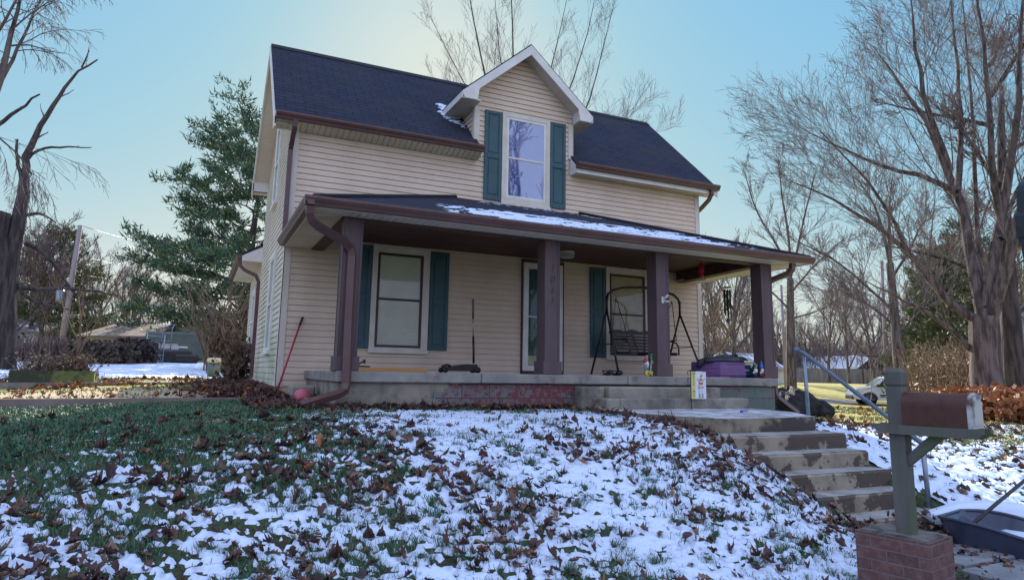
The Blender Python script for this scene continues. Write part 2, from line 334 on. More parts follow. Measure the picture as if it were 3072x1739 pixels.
# ------------------------------------------------------------------ the house
EX = .1016
H = thing('farmhouse', 'two-storey beige vinyl-sided house with steep dark shingle roof, centre gable dormer and full-width brown-posted porch', 'house', (0, 0, 0))
def siding(mb, o, u, n, z0, z1, lim, mi=0, off=0.0):
    """lap siding: each course leans out 12 mm at its lower edge. o origin, u horizontal dir, n outward normal; lim(z)->list of (a,b)"""
    o = vec(*o); u = vec(*u); n = vec(*n); k = 0; z = z0
    while z < z1-1e-4:
        zt = min(z+EX, z1); segs0 = lim(z+.001); segs1 = lim(zt-.001)
        for (a0, b0), (a1, b1) in zip(segs0, segs1):
            if b0-a0 < .01: continue
            if b1 < a1: a1 = b1 = (a1+b1)/2
            Z = vec(0, 0, 1); g = .009; zs = max(z, zt-g) ; mid = z+EX*.5; f = min((mid-z)/max(zt-z, 1e-5), 1); mz = min(mid, zs)
            am, bm = a0+(a1-a0)*f, b0+(b1-b0)*f
            L = [(z, a0, b0, -.012), (z, a0, b0, .013), (mz, am, bm, .009), (zs, a1, b1, .001), (zs, a1, b1, -.012), (zt, a1, b1, -.012)]
            pts = [o+n*(off+d)+u*w+Z*zz for zz, aa, bb, d in L for w in (aa, bb)]
            mb.add(pts, [(2*i, 2*i+1, 2*i+3, 2*i+2) for i in range(5)], mi)
        z = zt; k += 1
HW, HD, RY, RZ, EZ = 8.71, 4.50, 2.25, 6.82, 4.46
SL = (RZ-EZ)/(RY+.26)
def zroof(y): return EZ+SL*(y+.26) if y < RY else EZ+SL*((HD+.26)-y)
mb = MB(); siding(mb, (0, 0, 0), (1, 0, 0), (0, -1, 0), 0, 42*EX, lambda z: [(.09, HW-.09)]); mb.build('front_wall', M_['siding'], H)
mb = MB()
def gl(z):
    zz = z+.12
    if zz < EZ-.02: return [(-(HD-.0), -.09)]
    d = (zz-EZ)/SL-.26; return [(-(HD-max(d, 0)), -max(d, .09))]
siding(mb, (0, 0, 0), (0, -1, 0), (-1, 0, 0), 0, RZ-.14, lambda z: gl(z)); mb.build('side_wall', M_['siding_side'], H)
mb = MB(); siding(mb, (HW, 0, 0), (0, 1, 0), (1, 0, 0), 0, RZ-.14, lambda z: [(-b, -a) for a, b in gl(z)]); mb.build('side_wall', M_['siding'], H)
# solid core keeps light out of the walls; rear wall
mb = MB(); pr = [(0.02, .02, -.35), (.02, HD, -.35), (.02, HD, EZ-.05), (.02, RY, RZ-.12), (.02, .02, EZ-.05+.2)]
mb.prism(pr, (HW-.04, 0, 0)); mb.build('wall_core', M_['siding'], H)
mb = MB()
for x in (0, HW-.095):
    mb = MB(); mb.bbox(x-(.02 if x == 0 else -.0), x+.095, -.022, .0, -.01, 4.275, 0, .004)
    if x == 0: mb.bbox(-.022, 0, -.022, .075, -.01, 4.275, 0, .004)
    else: mb.bbox(HW, HW+.022, -.022, .075, -.01, 4.275, 0, .004)
    mb.build('corner_trim', M_['trim'], H)
mb = MB(); mb.bbox(-.022, 0, HD-.075, HD+.01, -.01, 4.275, 0, .004); mb.build('corner_trim', M_['trim'], H)
mb = MB(); mb.box(.03, HW-.03, .03, HD-.03, -.4, -.004); mb.box(.0, .03, .2, HD, -.4, -.004); 
mb.build('house_foundation', mat('block_foundation', (.20, .17, .15), (.13, .10, .09), 4, .9, .4, 30), H)
# shingled roof planes with uv in metres
def roof_part(name, planes, th, mats, parent, inset=None):
    V = []; F = []; UV = []; MI = []
    for pts, uvs in planes:
        b = len(V); n = len(pts); P = [vec(*p) for p in pts]
        nn = np.cross(P[1]-P[0], P[2]-P[0]); nn /= np.linalg.norm(nn); nn = nn if nn[2] > 0 else -nn
        V += P+[p-nn*th for p in P]
        F.append([b+i for i in range(n)]); UV.append(list(uvs)); MI.append(0)
        F.append([b+n+i for i in range(n)][::-1]); UV.append(list(uvs)[::-1]); MI.append(1)
        for i in range(n):
            j = (i+1) % n; F.append([b+i, b+n+i, b+n+j, b+j]); UV.append([uvs[i], (uvs[i][0], uvs[i][1]-.05), (uvs[j][0], uvs[j][1]-.05), uvs[j]]); MI.append(0)
    o = np.array(BASE[parent.name]); me = bpy.data.meshes.new(name); me.from_pydata([tuple(v-o) for v in V], [], F)
    uvl = me.uv_layers.new(name='UVMap'); flat = [c for f in UV for uvp in f for c in uvp]; uvl.data.foreach_set('uv', flat)
    for m in mats: me.materials.append(m)
    me.polygons.foreach_set('material_index', MI); me.update()
    ob = bpy.data.objects.new(name, me); S.collection.objects.link(ob); ob.parent = parent; BASE[ob.name] = BASE[parent.name]; return ob
L = math.hypot(RY+.26, RZ-EZ); Lw = .26/(RY+.26)*L; zw = EZ+SL*.26
x0, x1 = -.33, HW+.33; dl, dr = 3.34, 5.42
Y0 = -.29
pl = [([(x0, 0, zw), (x1, 0, zw), (x1, RY, RZ), (x0, RY, RZ)], [(x0, Lw), (x1, Lw), (x1, L), (x0, L)]),
      ([(x0, Y0, EZ-.03), (dl, Y0, EZ-.03), (dl, 0, zw), (x0, 0, zw)], [(x0, -.04), (dl, -.04), (dl, Lw), (x0, Lw)]),
      ([(dr, Y0, EZ-.03), (x1, Y0, EZ-.03), (x1, 0, zw), (dr, 0, zw)], [(dr, -.04), (x1, -.04), (x1, Lw), (dr, Lw)]),
      ([(x1, HD+.29, EZ-.03), (x0, HD+.29, EZ-.03), (x0, RY, RZ), (x1, RY, RZ)], [(x1, 0), (x0, 0), (x0, L), (x1, L)])]
RF = roof_part('roof', pl, .05, [M_['shingle'], M_['soffit']], H)
mb = MB(); mb.prism([(x0, RY-.13, RZ-.105), (x0, RY, RZ+.022), (x0, RY+.13, RZ-.105)], (x1-x0, 0, 0)); mb.build('ridge_cap', M_['shingle'], RF)
# rake boards, rake soffits, boxed eaves
for xa, xb in ((x0-.02, x0+.012), (x1-.012, x1+.02)):
    mb = MB()
    for ya, yb in ((-.27, RY), (HD+.27, RY)):
        za = EZ-.02-.03; mb.prism([(xa, ya, za-.02), (xa, RY, RZ-.035), (xa, RY, RZ-.235), (xa, ya, za-.2)], (xb-xa, 0, 0))
    mb.build('rake_board', M_['white'], RF)
for xa, xb in ((x0+.01, -.0), (HW, x1-.01)):
    mb = MB()
    for sgn in (0, 1):
        N = 34
        for i in range(N):
            t0, t1 = i/N, (i+.93)/N
            f = (lambda t: (-.24+(RY+.24)*t)) if not sgn else (lambda t: (HD+.24-(RY+.24)*t))
            ya, yb = f(t0), f(t1); za, zb = zroof(ya)-.20, zroof(yb)-.20
            mb.add([(xa, ya, za), (xb, ya, za), (xb, yb, zb), (xa, yb, zb)], [(0, 1, 2, 3)])
            mb.add([(xa, yb, zb), (xb, yb, zb), (xb, f((i+1)/N), zb+.012), (xa, f((i+1)/N), zb+.012)], [(0, 1, 2, 3)])
    mb.build('rake_soffit', M_['soffit'], RF)
def eave_soffit(mb, xa, xb, ya, yb, z, ax=0, w=.10, mi=0):
    """ribbed soffit panels: grooves run across the eave"""
    n = max(1, round(((xb-xa) if ax == 0 else (yb-ya))/w))
    for i in range(n):
        if ax == 0: a = xa+(xb-xa)*i/n; b = a+(xb-xa)/n-.012; mb.box(a, b, ya, yb, z, z+.02, mi)
        else: a = ya+(yb-ya)*i/n; b = a+(yb-ya)/n-.012; mb.box(xa, xb, a, b, z, z+.02, mi)
    mb.box(xa+.002, xb-.002, ya+.002, yb-.002, z+.012, z+.03, mi)
mb = MB(); z = 4.262
nn_ = 36
for i in range(nn_):
    a = -.31+(dl+.31)*i/nn_; b_ = a+(dl+.31)/nn_-.012; mb.prism([(a, -.278, 4.345), (a, -.001, 4.266), (a, -.001, 4.286), (a, -.278, 4.365)], (b_-a, 0, 0))
mb.prism([(-.309, -.275, 4.36), (-.309, -.002, 4.281), (-.309, -.002, 4.30), (-.309, -.275, 4.38)], (dl+.307, 0, 0)); eave_soffit(mb, dr, x1-.02, -.26, -.001, z); eave_soffit(mb, -.31, x1, HD, HD+.26, z)
mb.build('eave_soffit', M_['soffit'], RF)
mb = MB()
mb.box(x0+.01, dl, -.272, -.255, 4.36, 4.43); mb.build('fascia', M_['white'], RF); mb = MB(); mb.box(dr, x1-.01, -.272, -.255, 4.262, 4.415); mb.build('fascia', M_['white'], RF); mb = MB()
mb.prism([(dl-.004, -.27, 4.262), (dl-.004, -.0, 4.262), (dl-.004, 0, zw-.06), (dl-.004, -.27, EZ-.08)], (.016, 0, 0)); mb.prism([(dr-.012, -.27, 4.262), (dr-.012, 0, 4.262), (dr-.012, 0, zw-.06), (dr-.012, -.27, EZ-.08)], (.016, 0, 0))
mb.build('fascia', M_['white'], RF); mb = MB(); mb.box(x0-.01, 0, HD+.0, HD+.012, 4.262, 4.5); mb.box(x0-.01, x0+.01, HD-.0, HD+.27, 4.262, 4.46); mb.build('fascia', M_['white'], RF); mb = MB(); mb.box(x0, x1, HD+.255, HD+.275, 4.262, 4.42); mb.build('fascia', M_['white'], RF); mb = MB(); mb.box(x0-.01, x0+.01, -.27, .06, 4.262, 4.47)
mb.build('fascia', M_['white'], RF)
GP = [(0, 0), (.0, -.115), (.075, -.115), (.085, -.085), (.105, -.06), (.118, -.03), (.118, 0), (.105, 0), (.105, -.012), (.012, -.012)]  # k-style gutter section (out, z)
def gutter(mb, a, b, n, z, mi=0):
    a = vec(*a, z); b = vec(*b, z); n = vec(*n, 0)
    mb.prism([a+n*p+vec(0, 0, q) for p, q in GP], b-a, mi)
mb = MB(); gutter(mb, (x0+.0, -.272), (dl+.03, -.272), (0, -1), 4.462); mb.build('roof_gutter', M_['brown'], H)
mb = MB(); gutter(mb, (dr-.03, -.272), (x1, -.272), (0, -1), 4.462); mb.build('roof_gutter', M_['brown'], H)
# dormer
DX, DZ, DY = 4.335, 6.735, -.32; DL, DR, DEZ = 2.91, 5.76, 5.50
DM = MB(); ds = (DZ-DEZ)/(DX-DL)
def dl_(z):
    if z < 5.34: return [(3.39, 5.36)]
    h = (DZ-.17-z)/ds; return [(max(3.30, DX-h), min(5.45, DX+h))]
siding(DM, (0, 0, 0), (1, 0, 0), (0, -1, 0), 42*EX, DZ-.2, dl_)
for xx, nn in ((3.30, -1), (5.45, 1)): siding(DM, (xx, 0, 0), (0, 1, 0), (nn, 0, 0), 4.6, 5.40, lambda z: [(0.08 if nn < 0 else .08, 1.25)])
D = DM.build('dormer', M_['siding'], H)
mb = MB(); mb.prism([(3.31, .012, 4.3), (5.44, .012, 4.3), (5.44, .012, 5.45), (DX, .012, DZ-.15), (3.31, .012, 5.45)], (0, 1.3, 0)); mb.build('dormer_core', M_['siding'], D)
mb = MB()
for a, b, s in ((3.295, 3.39, -1), (5.36, 5.455, 1)):
    mb = MB(); mb.bbox(a, b, -.024, 0, 4.60, 5.36, 0, .004); xx = 3.275 if s < 0 else 5.455
    mb.bbox(xx, xx+.02, -.024, .08, 4.60, 5.36, 0, .004); mb.build('corner_trim', M_['trim'], D)
yb = lambda z: (z-EZ)/SL-.26
Ls = math.hypot(DX-DL, DZ-DEZ)
pl = [([(DX, DY, DZ), (DL, DY, DEZ), (DL, yb(DEZ)+.02, DEZ), (DX, yb(DZ)+.02, DZ)], [(0, Ls), (0, 0), (1.1, 0), (2.4, Ls)]),
      ([(DR, DY, DEZ), (DX, DY, DZ), (DX, yb(DZ)+.02, DZ), (DR, yb(DEZ)+.02, DEZ)], [(0, 0), (0, Ls), (2.4, Ls), (1.1, 0)])]
DRF = roof_part('dormer_roof', pl, .04, [M_['shingle'], M_['soffit']], D)
mb = MB()
for sx, xe in ((-1, DL), (1, DR)):
    P = lambda x, zz: (x, DY-.012, zz)
    hw = abs(xe-DX); xin = DX+sx*(hw-.42) ; tz = lambda x: DZ-.03-abs(x-DX)*ds
    mb.prism([P(DX, tz(DX)), P(xe, tz(xe)), P(xe, tz(xe)-.03), P(xe+sx*-.05, DEZ-.16), P(xe-sx*.30, DEZ-.16), P(xe-sx*.34, tz(xe-sx*.34)-.19), P(DX, tz(DX)-.20)], (0, .028, 0))
    mb.prism([(xe-sx*.012, DY, DEZ-.035), (xe-sx*.012, yb(DEZ-.1)+.0, DEZ-.035), (xe-sx*.012, yb(DEZ-.16), DEZ-.16), (xe-sx*.012, DY, DEZ-.16)], (sx*.02, 0, 0))
    mb.prism([(xe-sx*.30, DY+.01, DEZ-.16), (xe-sx*.30, 0, DEZ-.16), (xe-sx*.30, 0, DEZ+.12), (xe-sx*.30, DY+.01, DEZ+.12)], (sx*.012, 0, 0))
mb.build('bargeboard', M_['white'], DRF)
mb = MB()
a = 2.93
eave_soffit(mb, 2.92, 3.29, DY+.01, .95, DEZ-.165, 1); eave_soffit(mb, 5.46, 5.75, DY+.01, .95, DEZ-.165, 1)
for sx in (-1, 1):
    N = 13
    for i in range(N):
        h0, h1 = 1.16*i/N, 1.16*(i+.93)/N
        zt = DZ-.2; mb.add([(DX+sx*h0, DY, zt-h0*ds), (DX+sx*h0, 0, zt-h0*ds), (DX+sx*h1, 0, zt-h1*ds), (DX+sx*h1, DY, zt-h1*ds)], [(0, 1, 2, 3)])
        h2 = 1.16*(i+1)/N; mb.add([(DX+sx*h1, DY, zt-h1*ds+.01), (DX+sx*h1, 0, zt-h1*ds+.01), (DX+sx*h2, 0, zt-h2*ds+.01), (DX+sx*h2, DY, zt-h2*ds+.01)], [(0, 1, 2, 3)])
mb.build('dormer_soffit', M_['soffit'], DRF)
# snow caught on the roof beside the dormer
# ---- windows
def window(x0, x1, z0, z1, gx0, gx1, gz0, gz1, mid, trimmat, sashmat, fill, glass, name='window', sill=.07, sw=.045, face='front', parent=None, axis=None):
    """everything stands proud of the siding; axis maps (a, out, z) to world"""
    ax = axis or (lambda a, o, z: (a, -o, z))
    def bx(mb, a0, a1, o0, o1, z0, z1, mi=0):
        p, q = ax(a0, o0, z0), ax(a1, o1, z1)
        mb.bbox(min(p[0], q[0]), max(p[0], q[0]), min(p[1], q[1]), max(p[1], q[1]), z0, z1, mi, .004)
    mb = MB(); bx(mb, x0, gx0-sw, 0, .05, z0+sill, z1); bx(mb, gx1+sw, x1, 0, .05, z0+sill, z1); bx(mb, gx0-sw, gx1+sw, 0, .05, gz1+sw, z1); bx(mb, gx0-sw, gx1+sw, 0, .05, z0+sill, gz0-sw)
    bx(mb, x0-.01, x1+.01, 0, .075, z0, z0+sill)
    w = mb.build(name, trimmat, parent or H)
    mb = MB(); bx(mb, gx0-sw, gx0, .012, .042, gz0-sw, gz1+sw); bx(mb, gx1, gx1+sw, .012, .042, gz0-sw, gz1+sw); bx(mb, gx0, gx1, .012, .042, gz1, gz1+sw); bx(mb, gx0, gx1, .012, .042, gz0-sw, gz0); bx(mb, gx0, gx1, .018, .047, mid-.018, mid+.018)
    mb.build('sash', sashmat, w)
    mb = MB(); mb.poly([ax(gx0, .035, gz0), ax(gx1, .035, gz0), ax(gx1, .035, mid-.018), ax(gx0, .035, mid-.018)]); mb.poly([ax(gx0, .035, mid+.018), ax(gx1, .035, mid+.018), ax(gx1, .035, gz1), ax(gx0, .035, gz1)]); mb.build('pane', glass, w)
    mb = MB()
    if fill[0] == 'blind':
        zz = gz0
        while zz < gz1: mb.add([ax(gx0, .014, zz), ax(gx1, .014, zz), ax(gx1, .028, min(zz+.021, gz1)), ax(gx0, .028, min(zz+.021, gz1))], [(0, 1, 2, 3)]); zz += .024
        mb.poly([ax(gx0, .0135, gz0), ax(gx1, .0135, gz0), ax(gx1, .0135, gz1), ax(gx0, .0135, gz1)], 1); mb.build('blind', [fill[1], M_['black']], w)
    else: mb.poly([ax(gx0, .015, gz0), ax(gx1, .015, gz0), ax(gx1, .015, gz1), ax(gx0, .015, gz1)]); mb.build('shade', fill[1], w)
    return w
def shutter(x0, x1, z0, z1):
    mb = MB(); y0, y1 = -.042, -.012; zm = (z0+z1)/2-.02; f = .06
    mb.bbox(x0, x0+f, y0, y1, z0, z1, 0, .005); mb.bbox(x1-f, x1, y0, y1, z0, z1, 0, .005)
    for a, b in ((z0, z0+.09), (zm-.045, zm+.045), (z1-.07, z1)): mb.bbox(x0+f, x1-f, y0, y1, a, b, 0, .005)
    for a, b in ((z0+.09, zm-.045), (zm+.045, z1-.07)):
        mb.box(x0+f, x1-f, -.026, y1, a, b); mb.bbox(x0+f+.028, x1-f-.028, -.038, -.02, a+.03, b-.03, 0, .014)
    mb.build('shutter', M_['shutter'], H)
shade = mat('roller_shade', (.80, .76, .60), (.68, .64, .50), 2, .8, .1)
blindm = mat('blinds', (.60, .48, .32), (.45, .35, .23), 3, .7, 0)
curt = mat('sky_tinted_curtain', (.07, .28, .62), (.04, .19, .48), 2.2, .8, 0, stretch=(3, 1, .6))  # blue of the sky's reflection put into the curtain colour
window(1.452, 2.492, .57, 2.455, 1.59, 2.325, .715, 2.275, 1.505, M_['wintrim'], M_['sash'], ('blind', shade), M_['glass'])
window(6.238, 7.285, .56, 2.455, 6.37, 7.155, .705, 2.27, 1.49, M_['wintrim'], M_['sash'], ('blind', blindm), M_['glass'])
window(3.868, 4.922, 3.455, 5.342, 4.012, 4.782, 3.665, 5.20, 4.42, M_['wintrim'], M_['white'], ('shade', curt), M_['glass2'], sw=.05)
for q in ((1.085, 1.442, .64, 2.42), (2.502, 2.862, .64, 2.42), (5.868, 6.228, .61, 2.41), (7.295, 7.655, .61, 2.41), (3.50, 3.858, 3.525, 5.315), (4.932, 5.29, 3.53, 5.325)): shutter(*q)
sidea = lambda a, o, z: (-o, a, z)
window(1.25, 2.15, .53, 2.42, 1.35, 2.05, .66, 2.28, 1.45, M_['white'], M_['white'], ('shade', mat('pale_shade', (.5, .5, .5))), M_['glass'], axis=sidea)
window(1.95, 2.75, 3.45, 5.25, 2.05, 2.65, 3.58, 5.1, 4.35, M_['white'], M_['white'], ('shade', mat('pale_shade', (.5, .5, .5))), M_['glass'], axis=sidea)
# ---- door
mb = MB(); y = -.03
mb.bbox(4.338, 4.362, y-.025, 0, .262, 2.45); mb.bbox(5.222, 5.258, y-.025, 0, .262, 2.45); mb.bbox(4.362, 5.222, y-.02, 0, 2.385, 2.45); mb.box(4.362, 5.222, -.06, 0, .262, .31)
DO = mb.build('front_door', M_['beam'], H)
mb = MB()
for a, b, c, d in ((4.365, 4.475, .315, 2.38), (5.11, 5.22, .315, 2.38), (4.475, 5.11, 2.262, 2.38), (4.475, 5.11, .315, .41)): mb.bbox(a, b, -.07, -.03, c, d, 0, .006)
mb.bbox(4.475, 5.11, -.064, -.034, 1.325, 1.35, 0, .004); mb.bbox(4.475, 5.11, -.05, -.034, .41, .60, 1, .004); mb.build('storm_frame', [M_['white'], mat('cream_kick', (.42, .40, .27))], DO)
mb = MB(); mb.box(4.475, 5.11, -.02, -.012, .6, 2.262)
for a, b in ((4.53, 4.76), (4.83, 5.06)):
    for c, d in ((.70, 1.28), (1.40, 2.0), (2.05, 2.2)): mb.bbox(a, b, -.03, -.016, c, d, 0, .01)
mb.build('door_leaf', mat('green_door', (.030, .105, .085), None, 4, .4, .1), DO)
mb = MB(); mb.poly([(4.475, -.052, .6), (5.11, -.052, .6), (5.11, -.052, 2.262), (4.475, -.052, 2.262)]); mb.build('pane', glassmat('door_glass', .03, (.8, .85, .85)), DO)
mb = MB(); mb.tube([(4.632, -.066, 1.225), (4.632, -.075, 1.19), (4.632, -.075, 1.13), (4.632, -.066, 1.105)], .007, 6); mb.tube([(4.66, -.066, 1.2), (4.652, -.07, 1.16), (4.665, -.066, 1.13)], .005, 6); mb.build('handle', mat('brass', (.6, .48, .22), None, 4, .35, 0, metal=.6), DO)
# ---- rear addition
A = MB(); siding(A, (0, 4.55, 0), (0, 1, 0), (-1, 0, 0), 0, 2.72, lambda z: [(-0, 3.6)]) ; A.prism([(.03, 4.5, -.3), (.03, 8.15, -.3), (.03, 8.15, 2.75), (.03, 4.5, 2.75)], (5, 0, 0)); A.prism([(0, 8.15, 0), (5, 8.15, 0), (5, 8.15, 2.75), (2.6, 8.15, 4.3), (0, 8.15, 2.75)], (0, .02, 0))
AD = A.build('rear_addition', M_['siding_side'], H)
sl2 = .60; L2 = math.hypot(3.05, 3.05*sl2)
roof_part('addition_roof', [([(-.46, 8.5, 2.83), (-.46, 4.52, 2.83), (2.6, 4.52, 2.83+3.06*sl2), (2.6, 8.5, 2.83+3.06*sl2)], [(0, 0), (4, 0), (4, L2), (0, L2)]), ([(5.66, 4.52, 2.83), (5.66, 8.5, 2.83), (2.6, 8.5, 2.83+3.06*sl2), (2.6, 4.52, 2.83+3.06*sl2)], [(0, 0), (4, 0), (4, L2), (0, L2)])], .05, [M_['shingle'], M_['soffit']], AD)
mb = MB(); eave_soffit(mb, -.43, 0, 4.52, 8.48, 2.66, 1); mb.build('addition_soffit', M_['soffit'], AD)
mb = MB(); mb.prism([(-.44, 4.515, 2.66), (0, 4.515, 2.66), (0, 4.515, 3.02), (-.44, 4.515, 2.78)], (0, .015, 0)); mb.build('fascia', M_['white'], AD); mb = MB(); mb.box(-.445, -.43, 4.52, 8.48, 2.66, 2.78); mb.build('fascia', M_['white'], AD)
mb = MB(); gutter(mb, (-.45, 4.53), (-.45, 8.48), (-1, 0), 2.815); mb.build('addition_gutter', M_['brown'], AD)
window(5.7, 6.5, .55, 2.2, 5.8, 6.4, .68, 2.05, 1.4, M_['white'], M_['white'], ('shade', mat('pale_shade', (.5, .5, .5))), M_['glass'], axis=sidea, parent=AD)
mb = MB(); mb.rtube([(-.48, 4.62, 2.72), (-.47, 4.62, 2.56), (-.36, 4.62, 2.46), (-.12, 4.62, 2.36), (-.055, 4.62, 2.22), (-.052, 4.62, 1.2), (-.052, 4.62, .12), (-.12, 4.6, -.02), (-.2, 4.55, -.05)], .038, .03); mb.build('downspout', M_['brown'], AD)
# ---- porch
P_ = thing  # porch belongs to the house
PW0, PW1, PY, PZ = -.0, 8.55, -3.03, 2.385
pz, zt = PZ, 3.49
hx0, hx1 = 2.95, 5.62
Lf = math.hypot(3.03, zt-pz)
pl = [([(PW0-.02, PY-.02, pz), (PW1+.05, PY-.02, pz), (hx1, -.002, zt), (hx0, -.002, zt)], [(PW0, 0), (PW1, 0), (hx1, Lf), (hx0, Lf)]),
      ([(PW0-.02, -.002, pz), (PW0-.02, PY-.02, pz), (hx0, -.002, zt)], [(3, 0), (0, 0), (3, Lf)]),
      ([(PW1+.05, PY-.02, pz), (PW1+.05, -.002, pz), (hx1, -.002, zt)], [(0, 0), (3, 0), (3, Lf)])]
PR = roof_part('porch_roof', pl, .035, [M_['shingle'], M_['soffit']], H)
mb = MB(); mb.tube([(PW0-.02, PY-.02, pz+.012), (hx0, -.01, zt+.012)], .035, 6); mb.build('hip_cap', M_['shingle'], PR); mb = MB(); mb.tube([(PW1+.05, PY-.02, pz+.012), (hx1, -.01, zt+.012)], .035, 6); mb.build('hip_cap', M_['shingle'], PR)
mb = MB(); zs = 2.268
eave_soffit(mb, .40, 7.98, PY+.01, -2.70, zs); eave_soffit(mb, .0, .41, -2.70, -.012, zs, 1); eave_soffit(mb, 8.02, 8.56, -2.70, -.012, zs, 1)
mb.box(.0, .40, PY+.01, -2.702, zs+.006, zs+.03); mb.box(7.98, 8.56, PY+.01, -2.702, zs+.006, zs+.03)
mb.build('porch_soffit', M_['soffit'], PR)
mb = MB(); mb.box(-.005, 8.58, PY-.012, PY+.008, 2.262, 2.37); mb.box(-.02, 0, PY-.012, -.01, 2.262, 2.37); mb.box(8.56, 8.58, PY, -.01, 2.262, 2.37); mb.build('porch_fascia', M_['white'], PR)
mb = MB(); gutter(mb, (-.13, PY-.012), (8.60, PY-.012), (0, -1), PZ+.0); gutter(mb, (-.02, PY-.12), (-.02, -.01), (-1, 0), PZ+.0); mb.box(8.582, 8.61, PY-.01, -.01, 2.29, 2.38); mb.build('porch_gutter', M_['brown'], PR)
mb = MB(); mb.box(.41, 8.0, -2.70, -2.50, 2.25, 2.50); mb.box(.41, .61, -2.498, -.014, 2.252, 2.50)
mb.prism([(7.80, -2.498, 2.252), (8.05, -.014, 2.252), (8.25, -.014, 2.252), (8.0, -2.498, 2.252)], (0, 0, .25)); mb.build('porch_beam', M_['beam'], H)
mb = MB()
yy = -2.5
while yy < -.02: mb.box(.6, 8.1, yy, min(yy+.082, -.014), 2.47, 2.49); yy += .088
mb.box(.6, 8.1, -2.5, -.014, 2.486, 2.51); mb.build('porch_ceiling', M_['beam'], H)
# ribs of shade under the roof stay dark: close the porch attic against the wall
for i, (a, b) in enumerate(((.445, .69), (3.43, 3.675), (5.465, 5.71), (7.745, 7.99))):
    mb = MB(); mb.bbox(a, b, -2.70, -2.465, .258, 2.25, 0, .004); c = .028
    for u0, u1 in ((a-.004, a+c), (b-c, b+.004)):
        mb.box(u0, u1, -2.706, -2.70, .45, 2.25)
    for v0, v1 in ((-2.706, -2.706+c), (-2.465-c, -2.461)): mb.box(a-.006, a, v0, v1, .45, 2.25); mb.box(b, b+.006, v0, v1, .45, 2.25)
    t = .445+.005*i
    mb.bbox(a-.033, b+.033, -2.735, -2.43, .257, t, 0, .006); p = mb.build('porch_post', M_['post'], H)
    if i == 1:
        dk = mat('house_number_paint', (.085, .053, .058), None, 4, .5, 0); nb = MB()
        for ch, zz, sz in (('1', 1.83, .15), ('0', 1.655, .16), ('1', 1.50, .15), ('1', 1.345, .15)): nb = MB(); text_mesh(nb, ch, (3.552, -2.708, zz), (1, 0, 0), (0, 0, 1), sz, .004, 0, .3); nb.build('house_number', dk, p)
    if i == 2:
        nb = MB(); nb.frame((5.562, -2.712, 1.43), (1, 0, 0), (0, 1, 0), (0, 0, 1), .05, .008, .10); nb.frame((5.59, -2.722, 1.47), (.8, 0, .6), (0, 1, 0), (-.6, 0, .8), .06, .012, .035); nb.tube([(5.60, -2.72, 1.50), (5.625, -2.76, 1.53), (5.635, -2.78, 1.555)], .018, 8); nb.tube([(5.60, -2.72, 1.47), (5.64, -2.75, 1.45), (5.66, -2.77, 1.455)], .012, 8)
        nb.build('flag_bracket', M_['white'], p)
